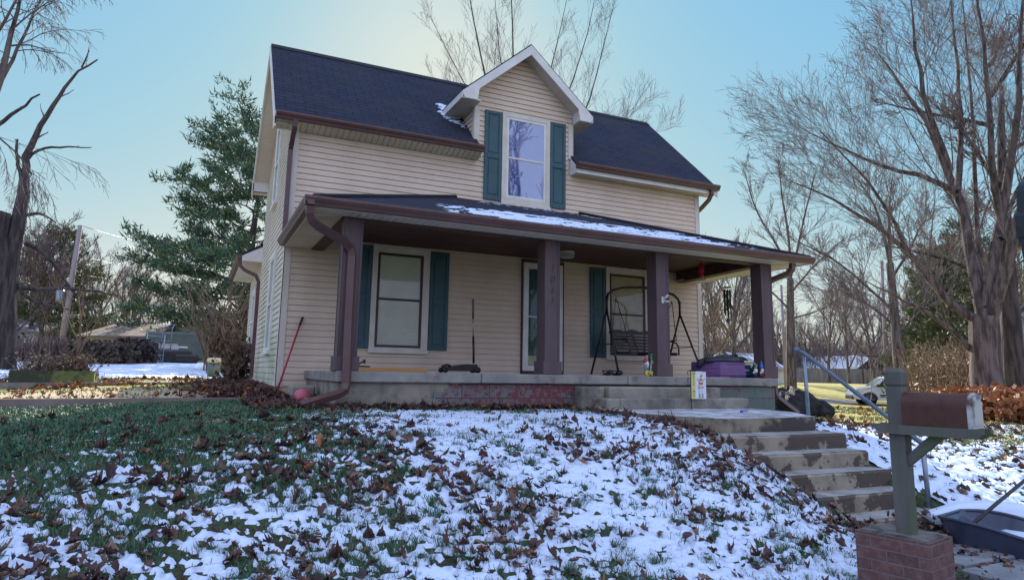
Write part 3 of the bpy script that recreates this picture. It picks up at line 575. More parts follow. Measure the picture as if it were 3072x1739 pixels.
# slab, foundation
def foundation_mat():
    m, t, b = newmat('painted_block'); v = coord(t); sp = t.nodes.new('ShaderNodeSeparateXYZ'); lk(t, v, sp.inputs[0])
    cmb = t.nodes.new('ShaderNodeCombineXYZ'); lk(t, sp.outputs[0], cmb.inputs[0]); lk(t, sp.outputs[2], cmb.inputs[1]); mp = t.nodes.new('ShaderNodeMapping'); mp.inputs['Location'].default_value = (.1, .085, 0); lk(t, cmb.outputs[0], mp.inputs[0])
    br = t.nodes.new('ShaderNodeTexBrick'); br.inputs['Scale'].default_value = 1; br.inputs['Brick Width'].default_value = .41; br.inputs['Row Height'].default_value = .195; br.inputs['Mortar Size'].default_value = .006
    br.inputs['Color1'].default_value = (.17, .155, .15, 1); br.inputs['Color2'].default_value = (.13, .12, .12, 1); br.inputs['Mortar'].default_value = (.04, .035, .035, 1); lk(t, mp.outputs[0], br.inputs['Vector'])
    big = noise(t, 2.6, 6, .65, v); fine = noise(t, 13, 6, .7, v)
    def xmask(x0, x1, w=.12):
        a = t.nodes.new('ShaderNodeMath'); a.operation = 'MULTIPLY_ADD'; lk(t, big.outputs[0], a.inputs[0]); a.inputs[1].default_value = 2.4; lk(t, sp.outputs[0], a.inputs[2])
        r1 = t.nodes.new('ShaderNodeMapRange'); r1.inputs[1].default_value = x0+1.2; r1.inputs[2].default_value = x0+1.2+w; lk(t, a.outputs[0], r1.inputs[0])
        r2 = t.nodes.new('ShaderNodeMapRange'); r2.inputs[1].default_value = x1+1.2; r2.inputs[2].default_value = x1+1.2+w; r2.inputs[3].default_value = 1; r2.inputs[4].default_value = 0; lk(t, a.outputs[0], r2.inputs[0])
        k = t.nodes.new('ShaderNodeMath'); k.operation = 'MULTIPLY'; lk(t, r1.outputs[0], k.inputs[0]); lk(t, r2.outputs[0], k.inputs[1]); return k.outputs[0]
    def mul(a, c):
        k = t.nodes.new('ShaderNodeMath'); k.operation = 'MULTIPLY'; lk(t, a, k.inputs[0]); lk(t, c, k.inputs[1]); return k.outputs[0]
    flake = ramp(t, fine.outputs[0], [(.52, 0.), (.57, 1.)]).outputs[0]; patch = mul(ramp(t, big.outputs[0], [(.40, 0.), (.50, 1.)]).outputs[0], ramp(t, fine.outputs[0], [(.38, 0.), (.60, 1.)]).outputs[0])
    zr = t.nodes.new('ShaderNodeMapRange'); zr.inputs[1].default_value = -.02; zr.inputs[2].default_value = .10; lk(t, sp.outputs[2], zr.inputs[0])
    out = br.outputs[0]
    red = (.155, .042, .045); grn = (.10, .155, .12)
    out = mix(t, mul(xmask(1.9, 3.9), flake), out, red)
    out = mix(t, mul(xmask(3.15, 3.85, .05), ramp(t, fine.outputs[0], [(.40, 0.), (.50, 1.)]).outputs[0]), out, red)
    out = mix(t, mul(mul(xmask(1.6, 3.9), zr.outputs[0]), ramp(t, fine.outputs[0], [(.42, 0.), (.54, 1.)]).outputs[0]), out, red)
    out = mix(t, mul(xmask(5.4, 7.2), flake), out, (.17, .045, .055))
    out = mix(t, mul(xmask(6.7, 9), patch), out, grn)
    out = mix(t, xmask(-1, 1.75, .04), out, ramp(t, noise(t, 5, 6, .6, v).outputs[0], [(.36, (.29, .245, .18)), (.5, (.22, .19, .15)), (.66, (.14, .12, .095))]).outputs[0])
    lk(t, out, b.inputs['Base Color']); b.inputs['Roughness'].default_value = .9
    ad = t.nodes.new('ShaderNodeMath'); ad.operation = 'SUBTRACT'; lk(t, noise(t, 60, 4, .6, v).outputs[0], ad.inputs[0]); lk(t, br.outputs['Fac'], ad.inputs[1]); bump(t, b, ad.outputs[0], .5, .01); return m
slabm = mat('porch_concrete', (.29, .265, .23), (.19, .18, .165), 3.5, .85, .5, 60, c3=(.16, .11, .11), sc3=3, lo3=.56, hi3=.68)
mb = MB(); xs = [.43, 2.42, 4.86, 6.02, 7.99]
for i in range(4): mb.bbox(xs[i], xs[i+1]-.008, -2.765, -.01 if 0 else -.012, .118+.003*(i % 2), .256-.002*(i % 2), 0, .012)
mb.build('porch_floor', slabm, H)
mb = MB(); mb.box(.47, 7.95, -2.70, -.02, -.62, .115); mb.build('porch_foundation', foundation_mat(), H)
mb = MB()  # two porch steps
mb.bbox(4.32, 6.42, -3.06, -2.765, -.3, .095, 0, .02); mb.bbox(4.30, 6.72, -3.36, -3.062, -.35, -.06, 0, .02); mb.bbox(4.08, 4.30, -3.37, -2.9, -.35, -.065, 0, .02); mb.bbox(3.92, 4.315, -2.96, -2.72, -.3, .085, 0, .02)
mb.build('porch_step', M_['conc'], H)
# downspouts
def spout(pts, hw=.038, hd=.03, par=H): mb = MB(); mb.rtube(pts, hw, hd); return mb.build('downspout', M_['brown'], par)
spout([(-.02, -.33, 4.36), (-.02, -.31, 4.24), (-.035, -.18, 4.05), (-.04, -.07, 3.92), (-.04, -.06, 3.7), (-.04, -.06, 2.3)])
spout([(8.84, -.33, 4.36), (8.84, -.31, 4.26), (8.84, -.22, 4.14), (8.78, .02, 3.96), (8.76, .1, 3.9), (8.76, .11, 3.6), (8.76, .11, 0)])
spout([(-.06, -3.08, 2.27), (-.06, -3.06, 2.18), (-.03, -3.02, 2.10), (.08, -2.95, 2.04), (.42, -2.80, 1.92), (.53, -2.755, 1.84), (.557, -2.75, 1.74), (.557, -2.75, .9), (.557, -2.79, .44), (.557, -2.80, .1), (.54, -2.83, .02), (.45, -2.88, -.03), (.2, -2.93, -.10), (.0, -2.97, -.16)], .048, .038)
spout([(8.22, -2.98, 2.27), (8.22, -2.97, 2.16), (8.2, -2.92, 2.10), (8.06, -2.62, 1.99), (8.04, -2.58, 1.9), (8.04, -2.58, 1.0), (8.04, -2.63, .0), (8.06, -2.66, -.08), (8.3, -2.62, -.2), (8.65, -2.55, -.36)], .045, .036)
# porch light
mb = MB(); c = (4.78, -1.0, 2.47); mb.lathe(c, [(.05, 0), (.13, 0), (.135, -.02), (.135, -.035)], 20, 0); PL = mb.build('porch_light', M_['white'], H)
mb = MB(); mb.lathe(c, [(.12, -.035), (.12, -.10), (.10, -.115), (.0, -.118)], 20, 0); mb.build('lamp_glass', mat('frosted_glass', (.45, .44, .42), None, 4, .4, 0), PL)
mb = MB(); mb.lathe(c, [(.128, -.05), (.132, -.06), (.128, -.07)], 20); mb.lathe(c, [(.128, -.085), (.132, -.092), (.125, -.105)], 20); mb.build('lamp_ring', mat('brushed_ring', (.5, .48, .45), None, 4, .4, 0, metal=.5), PL)
# thin snow left on roofs
def roofsnow(name, par, fx, u0, u1, v0, v1, nu, nv, cov, th=.02):
    uu, vv = np.meshgrid(np.linspace(u0, u1, nu), np.linspace(v0, v1, nv)); n = .6*vnoise(uu*2.2, vv*16, 21, 4)+.4*vnoise(uu*9, vv*40, 22, 2); n = np.clip((n-.5)*3.2+.5, 0, 1)
    t = cov(uu, vv)-n; X, Y, Z = fx(uu, vv); Z = Z+np.clip(t*.08, -.03, th); idx = np.arange(nu*nv).reshape(nv, nu)
    keep = np.maximum.reduce([t[:-1, :-1], t[1:, :-1], t[:-1, 1:], t[1:, 1:]]) > -.12
    q = np.stack([idx[:-1, :-1], idx[:-1, 1:], idx[1:, 1:], idx[1:, :-1]], -1)[keep]
    return fastmesh(name, np.stack([X.ravel(), Y.ravel(), Z.ravel()], -1), q, M_['snow'], parent=par, smooth=True)
k_ = (3.49-2.385)/3.03
roofsnow('roof_snow', PR, lambda u, v: (u, -3.03+v, 2.385+v*k_), .6, 8.3, .02, 2.9, 500, 260, lambda u, v: np.where((v < (u-.6)*1.0) & (v < (8.5-u)), np.clip(.54-.34*np.abs(v-(.35+.06*u)), -.3, .8)*np.clip((u-1.7)/.9, -.2, 1)*np.clip((8.2-u)/1.6, .15, 1)*np.clip(1.9-v, -.4, 1), -.5))
roofsnow('roof_snow', RF, lambda u, v: (u, v, EZ+SL*(v+.26)), 2.72, 3.3, .3, 1.1, 60, 80, lambda u, v: np.clip(.9-3.2*np.abs(u-3.06+.25*(v-.7))-1.6*np.maximum(0, np.abs(v-.75)-.08), -.5, .9))
# ------------------------------------------------------------------ ground
def axis_pts(a, b, step, far):
    c = np.arange(a, b+1e-6, step); g = [c[-1]]; st = step
    while g[-1] < far: st *= 1.13; g.append(g[-1]+st)
    h = [c[0]]; st = step
    while h[-1] > -far: st *= 1.13; h.append(h[-1]-st)
    return np.r_[np.array(h[1:])[::-1], c, np.array(g[1:])]
gx = axis_pts(-6, 9, .05, 700); gy = axis_pts(-9.5, 0, .05, 700)
X, Y = np.meshgrid(gx, gy); Z = hgt(X, Y); near = (np.abs(X) < 40) & (np.abs(Y) < 40)
Z = np.where(near, Z+.012*(vnoise(X*9, Y*9, 3, 3)-.5)+.05*(vnoise(X*.9, Y*.9, 13, 2)-.5)*0, Z)
Z = np.where((Y < -7.42) & (X > 2.4) & (X < 60), np.minimum(Z, -1.19-.03*np.clip(-7.42-Y, 0, 1.4)), Z)
st_z = np.interp(-Y, [3.3, 5.25, 5.3, 5.68, 5.98, 6.27, 6.56, 6.86, 7.2], [-.5, -.5, -.55, -.72, -.9, -1.08, -1.24, -1.3, -1.2])
Z = np.where((X > np.interp(-Y, [3.3, 5.3, 5.7, 6.3, 7.2], [4.1, 4.1, 4.15, 4.32, 4.42])) & (X < 5.82) & (Y < -3.3) & (Y > -7.2), np.minimum(Z, st_z), Z)
idx = np.arange(X.size).reshape(X.shape); q = np.stack([idx[:-1, :-1], idx[:-1, 1:], idx[1:, 1:], idx[1:, :-1]], -1).reshape(-1, 4)
def groundmat():
    m, t, b = newmat('lawn_ground'); v = coord(t); at = t.nodes.new('ShaderNodeAttribute'); at.attribute_name = 'cover'; sp = t.nodes.new('ShaderNodeSeparateColor'); lk(t, at.outputs['Color'], sp.inputs[0])
    n1 = noise(t, 3.2, 7, .65, v); n2 = noise(t, 28, 5, .7, v); n3 = noise(t, .35, 4, .5, v)
    g = ramp(t, n2.outputs[0], [(.3, (.022, .028, .016)), (.5, (.050, .075, .036)), (.72, (.085, .12, .055))]).outputs[0]
    far = ramp(t, n2.outputs[0], [(.3, (.26, .24, .07)), (.6, (.43, .38, .14)), (.8, (.52, .41, .19))]).outputs[0]
    soil = ramp(t, n2.outputs[0], [(.3, (.035, .022, .014)), (.7, (.085, .055, .035))]).outputs[0]
    path = ramp(t, n1.outputs[0], [(.3, (.42, .31, .20)), (.7, (.58, .46, .32))]).outputs[0]
    out = mix(t, ramp(t, n1.outputs[0], [(.45, 0.), (.62, .8)]).outputs[0], g, soil)
    out = mix(t, sp.outputs[0], out, far); 
    f = t.nodes.new('ShaderNodeMath'); f.operation = 'MULTIPLY'; lk(t, sp.outputs[0], f.inputs[0]); lk(t, ramp(t, n1.outputs[0], [(.52, 0.), (.64, .55)]).outputs[0], f.inputs[1]); out = mix(t, f.outputs[0], out, (.16, .09, .04))
    out = mix(t, sp.outputs[1], out, path); out = mix(t, sp.outputs[2], out, soil)
    lk(t, out, b.inputs['Base Color']); b.inputs['Roughness'].default_value = .95; b.inputs['Specular IOR Level'].default_value = .15; bump(t, b, n2.outputs[0], .6, .03); return m
GM = groundmat()
ground = fastmesh('ground', np.stack([X.ravel(), Y.ravel(), Z.ravel()], -1), q, GM, smooth=True); tag(ground, None, None, kind='structure')
def sm(a, b, x): t = np.clip((x-a)/(b-a), 0, 1); return t*t*(3-2*t)
w = .5*vnoise(X*.8, Y*.8, 31, 3)
farg = np.maximum(sm(7.5, 9.5, X+Y*.25+w), np.maximum(sm(-1.2, .3, Y+w)*sm(.3, -.6, X), sm(9, 14, Y)))
path = sm(-.9, -.5, Y+.3*w)*sm(3.0+1.2*w, 1.6, Y)*sm(.5, -.6, X)*.9
path = np.maximum(path, sm(4.4, 4.9, Y)*sm(5.8, 5.4, Y)*sm(.0, -.6, X)*.5)
lit = np.maximum(sm(.8, .2, np.abs(X+.55)-.2+.8*w)*sm(-1.3, -.6, Y)*sm(7, 4, Y), sm(-2.98, -2.88, Y)*sm(-.2, .3, X)*sm(4.4, 4.1, X))
col = np.stack([farg, path, lit, np.ones_like(farg)], -1).reshape(-1, 4).astype(np.float32)
ca = ground.data.color_attributes.new('cover', 'FLOAT_COLOR', 'POINT'); ca.data.foreach_set('color', col.ravel())
# snow sheet: real thickness, dips under the turf where it has melted
def snow_patch(xa, xb, ya, yb, st, par=None):
    xs = np.arange(xa, xb, st); ys = np.arange(ya, yb, st); X, Y = np.meshgrid(xs, ys); z, t = hsnow(X, Y); 
    ok = ~((X > np.interp(-Y, [3.3, 4.5, 5.3, 5.7, 6.3, 7.2], [3.95, 4.0, 4.08, 4.12, 4.30, 4.40])) & (X < 5.95) & (Y > -7.0) & (Y < -2.9)); ok &= ~((Y > -2.78) & (X > 0.3) & (X < 8.1)); ok &= ~((Y < -7.40) & (X > 4.3)); 
    ok &= ~((X > -.05) & (Y > -.1) & (X < 9))
    idx = np.arange(X.size).reshape(X.shape); tt = np.where(ok, t, -.03)
    keep = np.maximum.reduce([tt[:-1, :-1], tt[1:, :-1], tt[:-1, 1:], tt[1:, 1:]]) > -.012
    q = np.stack([idx[:-1, :-1], idx[:-1, 1:], idx[1:, 1:], idx[1:, :-1]], -1)[keep]
    return np.stack([X.ravel(), Y.ravel(), (z+tt).ravel()], -1), q
Vs = []; Fs = []; nb_ = 0
for a in ((-6, 4.3, -9.0, -2.75, .025), (6.0, 16, -9, -3, .04), (-12, .1, 5.0, 24, .07)):
    V, q = snow_patch(*a); Vs.append(V); Fs.append(q+nb_); nb_ += len(V)
V = np.concatenate(Vs); Fq = np.concatenate(Fs); used = np.unique(Fq); rm = np.zeros(len(V), int); rm[used] = np.arange(len(used))
snow = fastmesh('snow', V[used], rm[Fq], M_['snow'], smooth=True); tag(snow, 'thin patchy snow lying on the lawn and bank', None, kind='stuff')
# sidewalk and street
swm = mat('sidewalk_concrete', (.26, .26, .27), (.17, .175, .19), 5, .8, .5, 50, c3=(.33, .34, .38), sc3=6, lo3=.60, hi3=.7)
mb = MB(); 
xx = -2.0+6.5
for i in range(20): mb.bbox(xx, xx+1.5-.02, -7.86, -7.42, -1.5, -1.175-.004*(i % 2), 0, .012); mb.bbox(xx-.1, xx+1.38, -8.95, -7.885, -1.5, -1.195-.003*(i % 3), 0, .012); xx += 1.5
tag(mb.build('sidewalk', swm), None, None, kind='structure')
# landing and steps up the bank
st = thing('garden_steps', 'weathered concrete steps and landing climbing the snowy bank to the porch', 'steps', (5, -5, -.6))
stm = mat('stained_concrete', (.29, .24, .17), (.18, .15, .11), 2.2, .8, .5, 40, c3=(.060, .048, .042), sc3=1.7, lo3=.47, hi3=.55)
top = mat('frosty_concrete', (.30, .29, .28), (.22, .21, .21), 2.5, .85, .4, 50, c3=(.62, .64, .70), sc3=4, lo3=.42, hi3=.60)
mb = MB(); P = [(3.98, -3.37), (6.75, -3.37), (6.6, -4.3), (5.98, -5.22), (4.42, -5.34), (4.02, -4.5)]
mb.prism([(x, y, -.9) for x, y in P], (0, 0, .685), 0); mb.add([(x, y, -.2145) for x, y in P], [tuple(range(len(P)))], 1); mb.build('landing', [stm, top], st)
z = -.21; ys = [-5.30, -5.68, -5.98, -6.27, -6.56, -6.86, -7.40]; xl = [3.98, 4.12, 4.22, 4.3, 4.36, 4.38, 4.4]; xr = [5.97, 5.95, 5.92, 5.9, 5.88, 5.86]
tread = mat('tread_concrete', (.36, .345, .32), (.27, .26, .25), 3, .8, .5, 50, c3=(.20, .185, .165), sc3=2.5, lo3=.5, hi3=.62)  # lighter than the risers: light on the treads put into the colour
for i in range(6):
    z -= .17; jx = rng.uniform(-.02, .02); x0_, x1_ = xl[i]+jx, xr[i]
    mb = MB(); mb.bbox(x0_, x1_, ys[i+1], ys[i]+.01, -1.45, z, 0, .02); n_ = 24; top_ = [(x0_+.02+(x1_-x0_-.04)*k/n_, ys[i+1]+.018+.006*math.sin(k*2.1+i), z+.0025) for k in range(n_+1)]; mb.poly(top_+[(x1_-.02, ys[i], z+.0025), (x0_+.02, ys[i], z+.0025)], 1)
    mb.build('step', [mat('stained_concrete', (.31+.02*(i % 3), .255+.02*(i % 3), .185+.015*(i % 3)), (.20, .165, .12), 2.6+.3*i, .75, .5, 40, c3=(.080, .058, .043), sc3=1.5+.25*i, lo3=.47, hi3=.50), tread], st)
# ------------------------------------------------------------------ turf blades and fallen leaves
def terrain_pt(x, y): return hgt(x, y)
def blades(name, X, Y, Zb, hgt_, wid, mats, mi, lean=.5, seed=1):
    r = np.random.RandomState(seed); n = len(X); a = r.rand(n)*2*np.pi; d = np.stack([np.cos(a), np.sin(a)], -1); la = r.rand(n)*2*np.pi; ld = np.stack([np.cos(la), np.sin(la)], -1)*(hgt_*lean*(.3+r.rand(n)))[:, None]
    P = np.stack([X, Y, Zb], -1); w = wid/2
    b0 = P.copy(); b0[:, :2] -= d*w[:, None]; b1 = P.copy(); b1[:, :2] += d*w[:, None]
    m = P.copy(); m[:, :2] += ld*.35; m[:, 2] += hgt_*.62; m0 = m.copy(); m0[:, :2] -= d*w[:, None]*.8; m1 = m.copy(); m1[:, :2] += d*w[:, None]*.8
    t = P.copy(); t[:, :2] += ld; t[:, 2] += hgt_*(.98-.3*lean); t0 = t.copy(); t0[:, :2] -= d*w[:, None]*.15; t1 = t.copy(); t1[:, :2] += d*w[:, None]*.15
    V = np.stack([b0, b1, m1, m0, t1, t0], 1).reshape(-1, 3); b = (np.arange(n)*6)[:, None]
    F = np.concatenate([b+np.array([0, 1, 2, 3]), b+np.array([3, 2, 4, 5])]); 
    return V, F, np.concatenate([mi, mi])
gms = [mat('grass_green', (.075, .20, .10), (.06, .15, .08), 3, .6, 0), mat('grass_dark', (.045, .12, .065), (.035, .09, .05), 3, .6, 0), mat('grass_dry', (.22, .19, .08), (.14, .12, .05), 3, .7, 0), mat('grass_lit', (.22, .26, .07), (.30, .27, .10), 3, .6, 0)]  # lit blades carry sunlight in their colour
def scatter(n, xa, xb, ya, yb, r): return r.uniform(xa, xb, n), r.uniform(ya, yb, n)
def blocked(x, y):
    b = (x > np.interp(-y, [3.3, 4.5, 5.3, 5.7, 6.3, 7.2], [3.95, 4.0, 4.08, 4.12, 4.30, 4.40])) & (x < 5.9) & (y > -7.0) & (y < -2.9); b |= (y > -3.38) & (x > 3.9) & (x < 6.75) & (y < -2.6); b |= (x > .4) & (x < 8.0) & (y > -2.72); b |= (x > 0) & (x < 8.71) & (y > -.02) & (y < 4.6); b |= (x > 0) & (x < 5) & (y > 0) & (y < 8.3); b |= (y < -7.40) & (x > 4.35); return b
Vs = []; Fs = []; Ms = []; nb_ = 0; r = np.random.RandomState(5)
def emit(X, Y, h, w, mi, lean, seed):
    global nb_
    k = ~blocked(X, Y); X, Y, h, w, mi = X[k], Y[k], h[k], w[k], mi[k]; z, t = hsnow(X, Y)
    V, F, m = blades('g', X, Y, z-.005, h, w, gms, mi, lean, seed); Vs.append(V); Fs.append(F+nb_); Ms.append(m); nb_ += len(V)
# clumps where the snow is thin
X, Y = scatter(230000, -5.5, 4.4, -8.8, -2.72, r); c, t = snowfield(X, Y); cl = vnoise(X*2.2, Y*2.2, 41, 3); d = np.hypot(X+1.167, Y+11.4)
p = np.where(t < -.02, .28+.9*(cl > .52), .035)*np.clip((5.8/d)**1.2, .35, 1); k = r.rand(len(X)) < p; X, Y, cl, d = X[k], Y[k], cl[k], d[k]; n = len(X)
emit(X, Y, r.uniform(.025, .06, n)*(1+.7*(cl > .54)), r.uniform(.003, .006, n)*np.clip(d/5, .9, 1.7), r.choice([0, 0, 1, 1, 2], n), .9, 3)
# drooping tufts that stand clear of the snow
n = 520; TX = r.uniform(-5, 4.3, n); TY = -8.8+4.9*r.rand(n)**1.35; k = ~blocked(TX, TY); TX, TY = TX[k], TY[k]; m = 46; X = np.repeat(TX, m)+r.randn(len(TX)*m)*.040; Y = np.repeat(TY, m)+r.randn(len(TX)*m)*.028; n = len(X); s = np.repeat(r.uniform(.6, 1.3, len(TX)), m)
emit(X, Y, r.uniform(.05, .10, n)*s, r.uniform(.0035, .006, n), r.choice([0, 0, 1, 1, 1, 2], n), 1.25, 13)
# the green strip at upper left that has no snow
X, Y = scatter(52000, -5.5, 1.2, -5.4, -1.3, r); c, t = snowfield(X, Y); k = (r.rand(len(X)) < np.clip(1.1-2.6*c, .0, 1)); X, Y = X[k], Y[k]; n = len(X)
emit(X, Y, r.uniform(.03, .06, n), r.uniform(.006, .011, n), r.choice([0, 0, 0, 1, 2], n), .9, 4)
# tufts right of the steps and sparse sunny tufts beyond
X, Y = scatter(30000, 6, 13, -8, -3, r); c, t = snowfield(X, Y); k = (t < -.02) & (r.rand(len(X)) < .5); X, Y = X[k], Y[k]; n = len(X)
emit(X, Y, r.uniform(.03, .07, n), r.uniform(.006, .012, n), r.choice([0, 1, 2, 3], n), .8, 5)
X, Y = scatter(36000, 7.5, 26, -5.8, 8, r); n = len(X); k = vnoise(X*.9, Y*.9, 44, 3) > .42; X, Y = X[k], Y[k]; n = len(X)
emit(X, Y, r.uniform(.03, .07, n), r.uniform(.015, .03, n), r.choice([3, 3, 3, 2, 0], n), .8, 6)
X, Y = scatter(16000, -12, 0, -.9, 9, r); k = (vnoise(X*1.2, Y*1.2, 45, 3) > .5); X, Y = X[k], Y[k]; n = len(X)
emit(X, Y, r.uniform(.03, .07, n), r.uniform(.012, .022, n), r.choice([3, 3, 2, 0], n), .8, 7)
g = fastmesh('grass', np.concatenate(Vs), np.concatenate(Fs), gms, np.concatenate(Ms)); tag(g, 'short winter grass growing through the patchy snow', None, kind='stuff')
# leaves: lobed, curled
def leafshape(seed):
    rr = np.random.RandomState(seed); sx = rr.uniform(.45, .95); dp = rr.uniform(.15, 1.0); j = lambda: rr.uniform(-.045, .045)
    lobes = [(.12, -.30, .07), (.32, -.20, .10), (.18, -.05, .05), (.40, .12, .13), (.20, .20, .05), (.26, .40, .10), (.0, .55, .06)]
    wid = lambda y: .34*math.sqrt(max(0, 1-((y+.02)/.55)**2))
    f = lambda x, y: (x*dp+wid(y)*(1-dp))*sx*rr.uniform(.75, 1.3)
    L = [(f(x, y) if x else 0, y+j(), z) for x, y, z in lobes]; Rr = [(-f(x, y), y+.03+j(), z*1.3) for x, y, z in lobes[:-1]][::-1]
    pts = np.array([(0, -.5, 0)]+L+Rr+[(0, -.05, -.04)], float); curl = rr.uniform(-.6, 2.6); twist = rr.uniform(-1.2, 1.2)
    pts[:, 2] += curl*pts[:, 0]**2*2.2+rr.uniform(-.3, .9)*pts[:, 1]**2+twist*pts[:, 0]*pts[:, 1]; fold = rr.uniform(.35, 1.); pts[:, 0] *= fold; pts[:, 2] += np.abs(pts[:, 0])*(1.1-fold); return pts
LS = [leafshape(i) for i in range(20)]; nL = len(LS[0]); LF = np.array([(nL-1, i, (i+1) % (nL-1)) for i in range(nL-1)])
lms = [mat('leaf_brown', (.135, .062, .048), (.085, .040, .034), 9, .7, .2), mat('leaf_dark', (.080, .038, .034), (.050, .027, .026), 9, .65, .2), mat('leaf_tan', (.24, .15, .10), (.17, .10, .065), 9, .7, .2), mat('leaf_orange', (.38, .14, .045), (.24, .09, .03), 9, .7, .2)]
def leaves(X, Y, size, mi, up, seed, zoff=.0):
    r = np.random.RandomState(seed); n = len(X); z, t = hsnow(X, Y); zz = z+np.maximum(t, 0)+zoff
    kind = r.randint(0, 20, n); T = np.array(LS)[kind]*size[:, None, None]
    a = r.rand(n)*6.283; ca, sa = np.cos(a), np.sin(a); x = T[..., 0]*ca[:, None]-T[..., 1]*sa[:, None]; y = T[..., 0]*sa[:, None]+T[..., 1]*ca[:, None]; w = T[..., 2]
    tl = r.rand(n)*up*(.2+.8*r.rand(n)); b = r.rand(n)*6.283; ax, ay = np.cos(b), np.sin(b)
    h = x*ax[:, None]+y*ay[:, None]; v = -x*ay[:, None]+y*ax[:, None]; h2 = h*np.cos(tl)[:, None]-w*np.sin(tl)[:, None]; w2 = h*np.sin(tl)[:, None]+w*np.cos(tl)[:, None]
    x = h2*ax[:, None]-v*ay[:, None]; y = h2*ay[:, None]+v*ax[:, None]
    # follow the slope of the ground
    e = .05; gx_ = (hgt(X+e, Y)-hgt(X-e, Y))/(2*e); gy_ = (hgt(X, Y+e)-hgt(X, Y-e))/(2*e)
    Zv = w2+x*gx_[:, None]+y*gy_[:, None]; V = np.stack([x+X[:, None], y+Y[:, None], Zv+(zz+size*.10+.25*size*np.sin(tl))[:, None]], -1)
    F = (np.arange(n)*nL)[:, None, None]+LF[None]; return V.reshape(-1, 3), F.reshape(-1, 3), np.repeat(mi, len(LF))
Vs = []; Fs = []; Ms = []; nb_ = 0; r = np.random.RandomState(8)
def emitl(X, Y, s0, s1, pm, up, seed, zoff=0):
    global nb_
    k = ~blocked(X, Y); X, Y = X[k], Y[k]; n = len(X); V, F, m = leaves(X, Y, r.uniform(s0, s1, n), r.choice(4, n, p=pm), up, seed, zoff); Vs.append(V); Fs.append(F+nb_); Ms.append(m); nb_ += len(V)
P0 = [.44, .36, .18, .02]
X, Y = scatter(14000, -5.5, 4.6, -8.8, -2.8, r); cl = vnoise(X*1.8, Y*1.8, 51, 3); dn = np.clip((-3.9-Y)/3.0, .07, 1)*(.2+1.25*(cl > .52))*np.where((X < -.2) & (Y > -5.6), .35, 1); k = r.rand(len(X)) < dn; emitl(X[k], Y[k], .035, .105, P0, 1.3, 1)
X, Y = scatter(1500, -5, 1.0, -6.2, -3.0, r); k = r.rand(len(X)) < np.exp(-((X-.0)**2+(Y+5.3)**2)/1.6)+.12; emitl(X[k], Y[k], .06, .13, P0, 1.1, 2)
# litter drifted against the foundation, the steps and the house corner
n = 1300; X = r.uniform(-.3, 4.3, n); Y = -2.75-np.abs(r.randn(n))*.10; emitl(X, Y, .05, .11, P0, 1.2, 3, .01)
n = 170; X = np.where(r.rand(n) < .5, 4.02-np.abs(r.randn(n))*.13, 4.0-np.abs(r.randn(n))*.2); Y = r.uniform(-7.3, -3.3, n); X += np.interp(-Y, [3.3, 4.4, 5.3, 5.7, 7], [-.12, -.08, .12, .08, .34]); emitl(X, Y, .07, .13, P0, 1.2, 4, .01)
n = 3000; X = -np.abs(r.randn(n))*.55+.05; Y = r.uniform(-1.1, 6.5, n); k = (X > -1.6); emitl(X[k], Y[k], .06, .12, [.5, .3, .17, .03], 1.2, 5, .01)
n = 500; X = r.uniform(-.6, .6, n); Y = r.uniform(-3.1, -.9, n); emitl(X, Y, .06, .13, P0, 1.2, 15, .01)
X, Y = scatter(700, -9, -.3, -.6, 6.5, r); emitl(X, Y, .06, .12, [.25, .1, .25, .4], 1., 6)
X, Y = scatter(900, -5, -1.2, 3.2, 6.2, r); k = vnoise(X*1.1, Y*1.1, 61, 2) > .5; emitl(X[k], Y[k], .07, .14, [.15, .1, .2, .55], 1., 16)
X, Y = scatter(1000, 6, 13, -8, -3.2, r); emitl(X, Y, .06, .12, [.5, .3, .18, .02], 1.2, 7)
X, Y = scatter(1300, 8, 26, -6, 7, r); k = vnoise(X*.5, Y*.5, 62, 2) > .5; emitl(X[k], Y[k], .08, .15, [.3, .1, .25, .35], 1., 8)
n = 420; X = r.uniform(3.9, 6.2, n); Y = r.uniform(-8.2, -6.9, n); k = r.rand(n) < .7; 
V, F, m = leaves(X[k], Y[k], r.uniform(.05, .11, k.sum()), r.choice(4, k.sum(), p=P0), 1.1, 9, .02); Vs.append(V); Fs.append(F+nb_); Ms.append(m); nb_ += len(V)
lv = fastmesh('fallen_leaves', np.concatenate(Vs), np.concatenate(Fs), lms, np.concatenate(Ms)); tag(lv, 'brown fallen oak leaves scattered over snow and grass', None, kind='stuff')
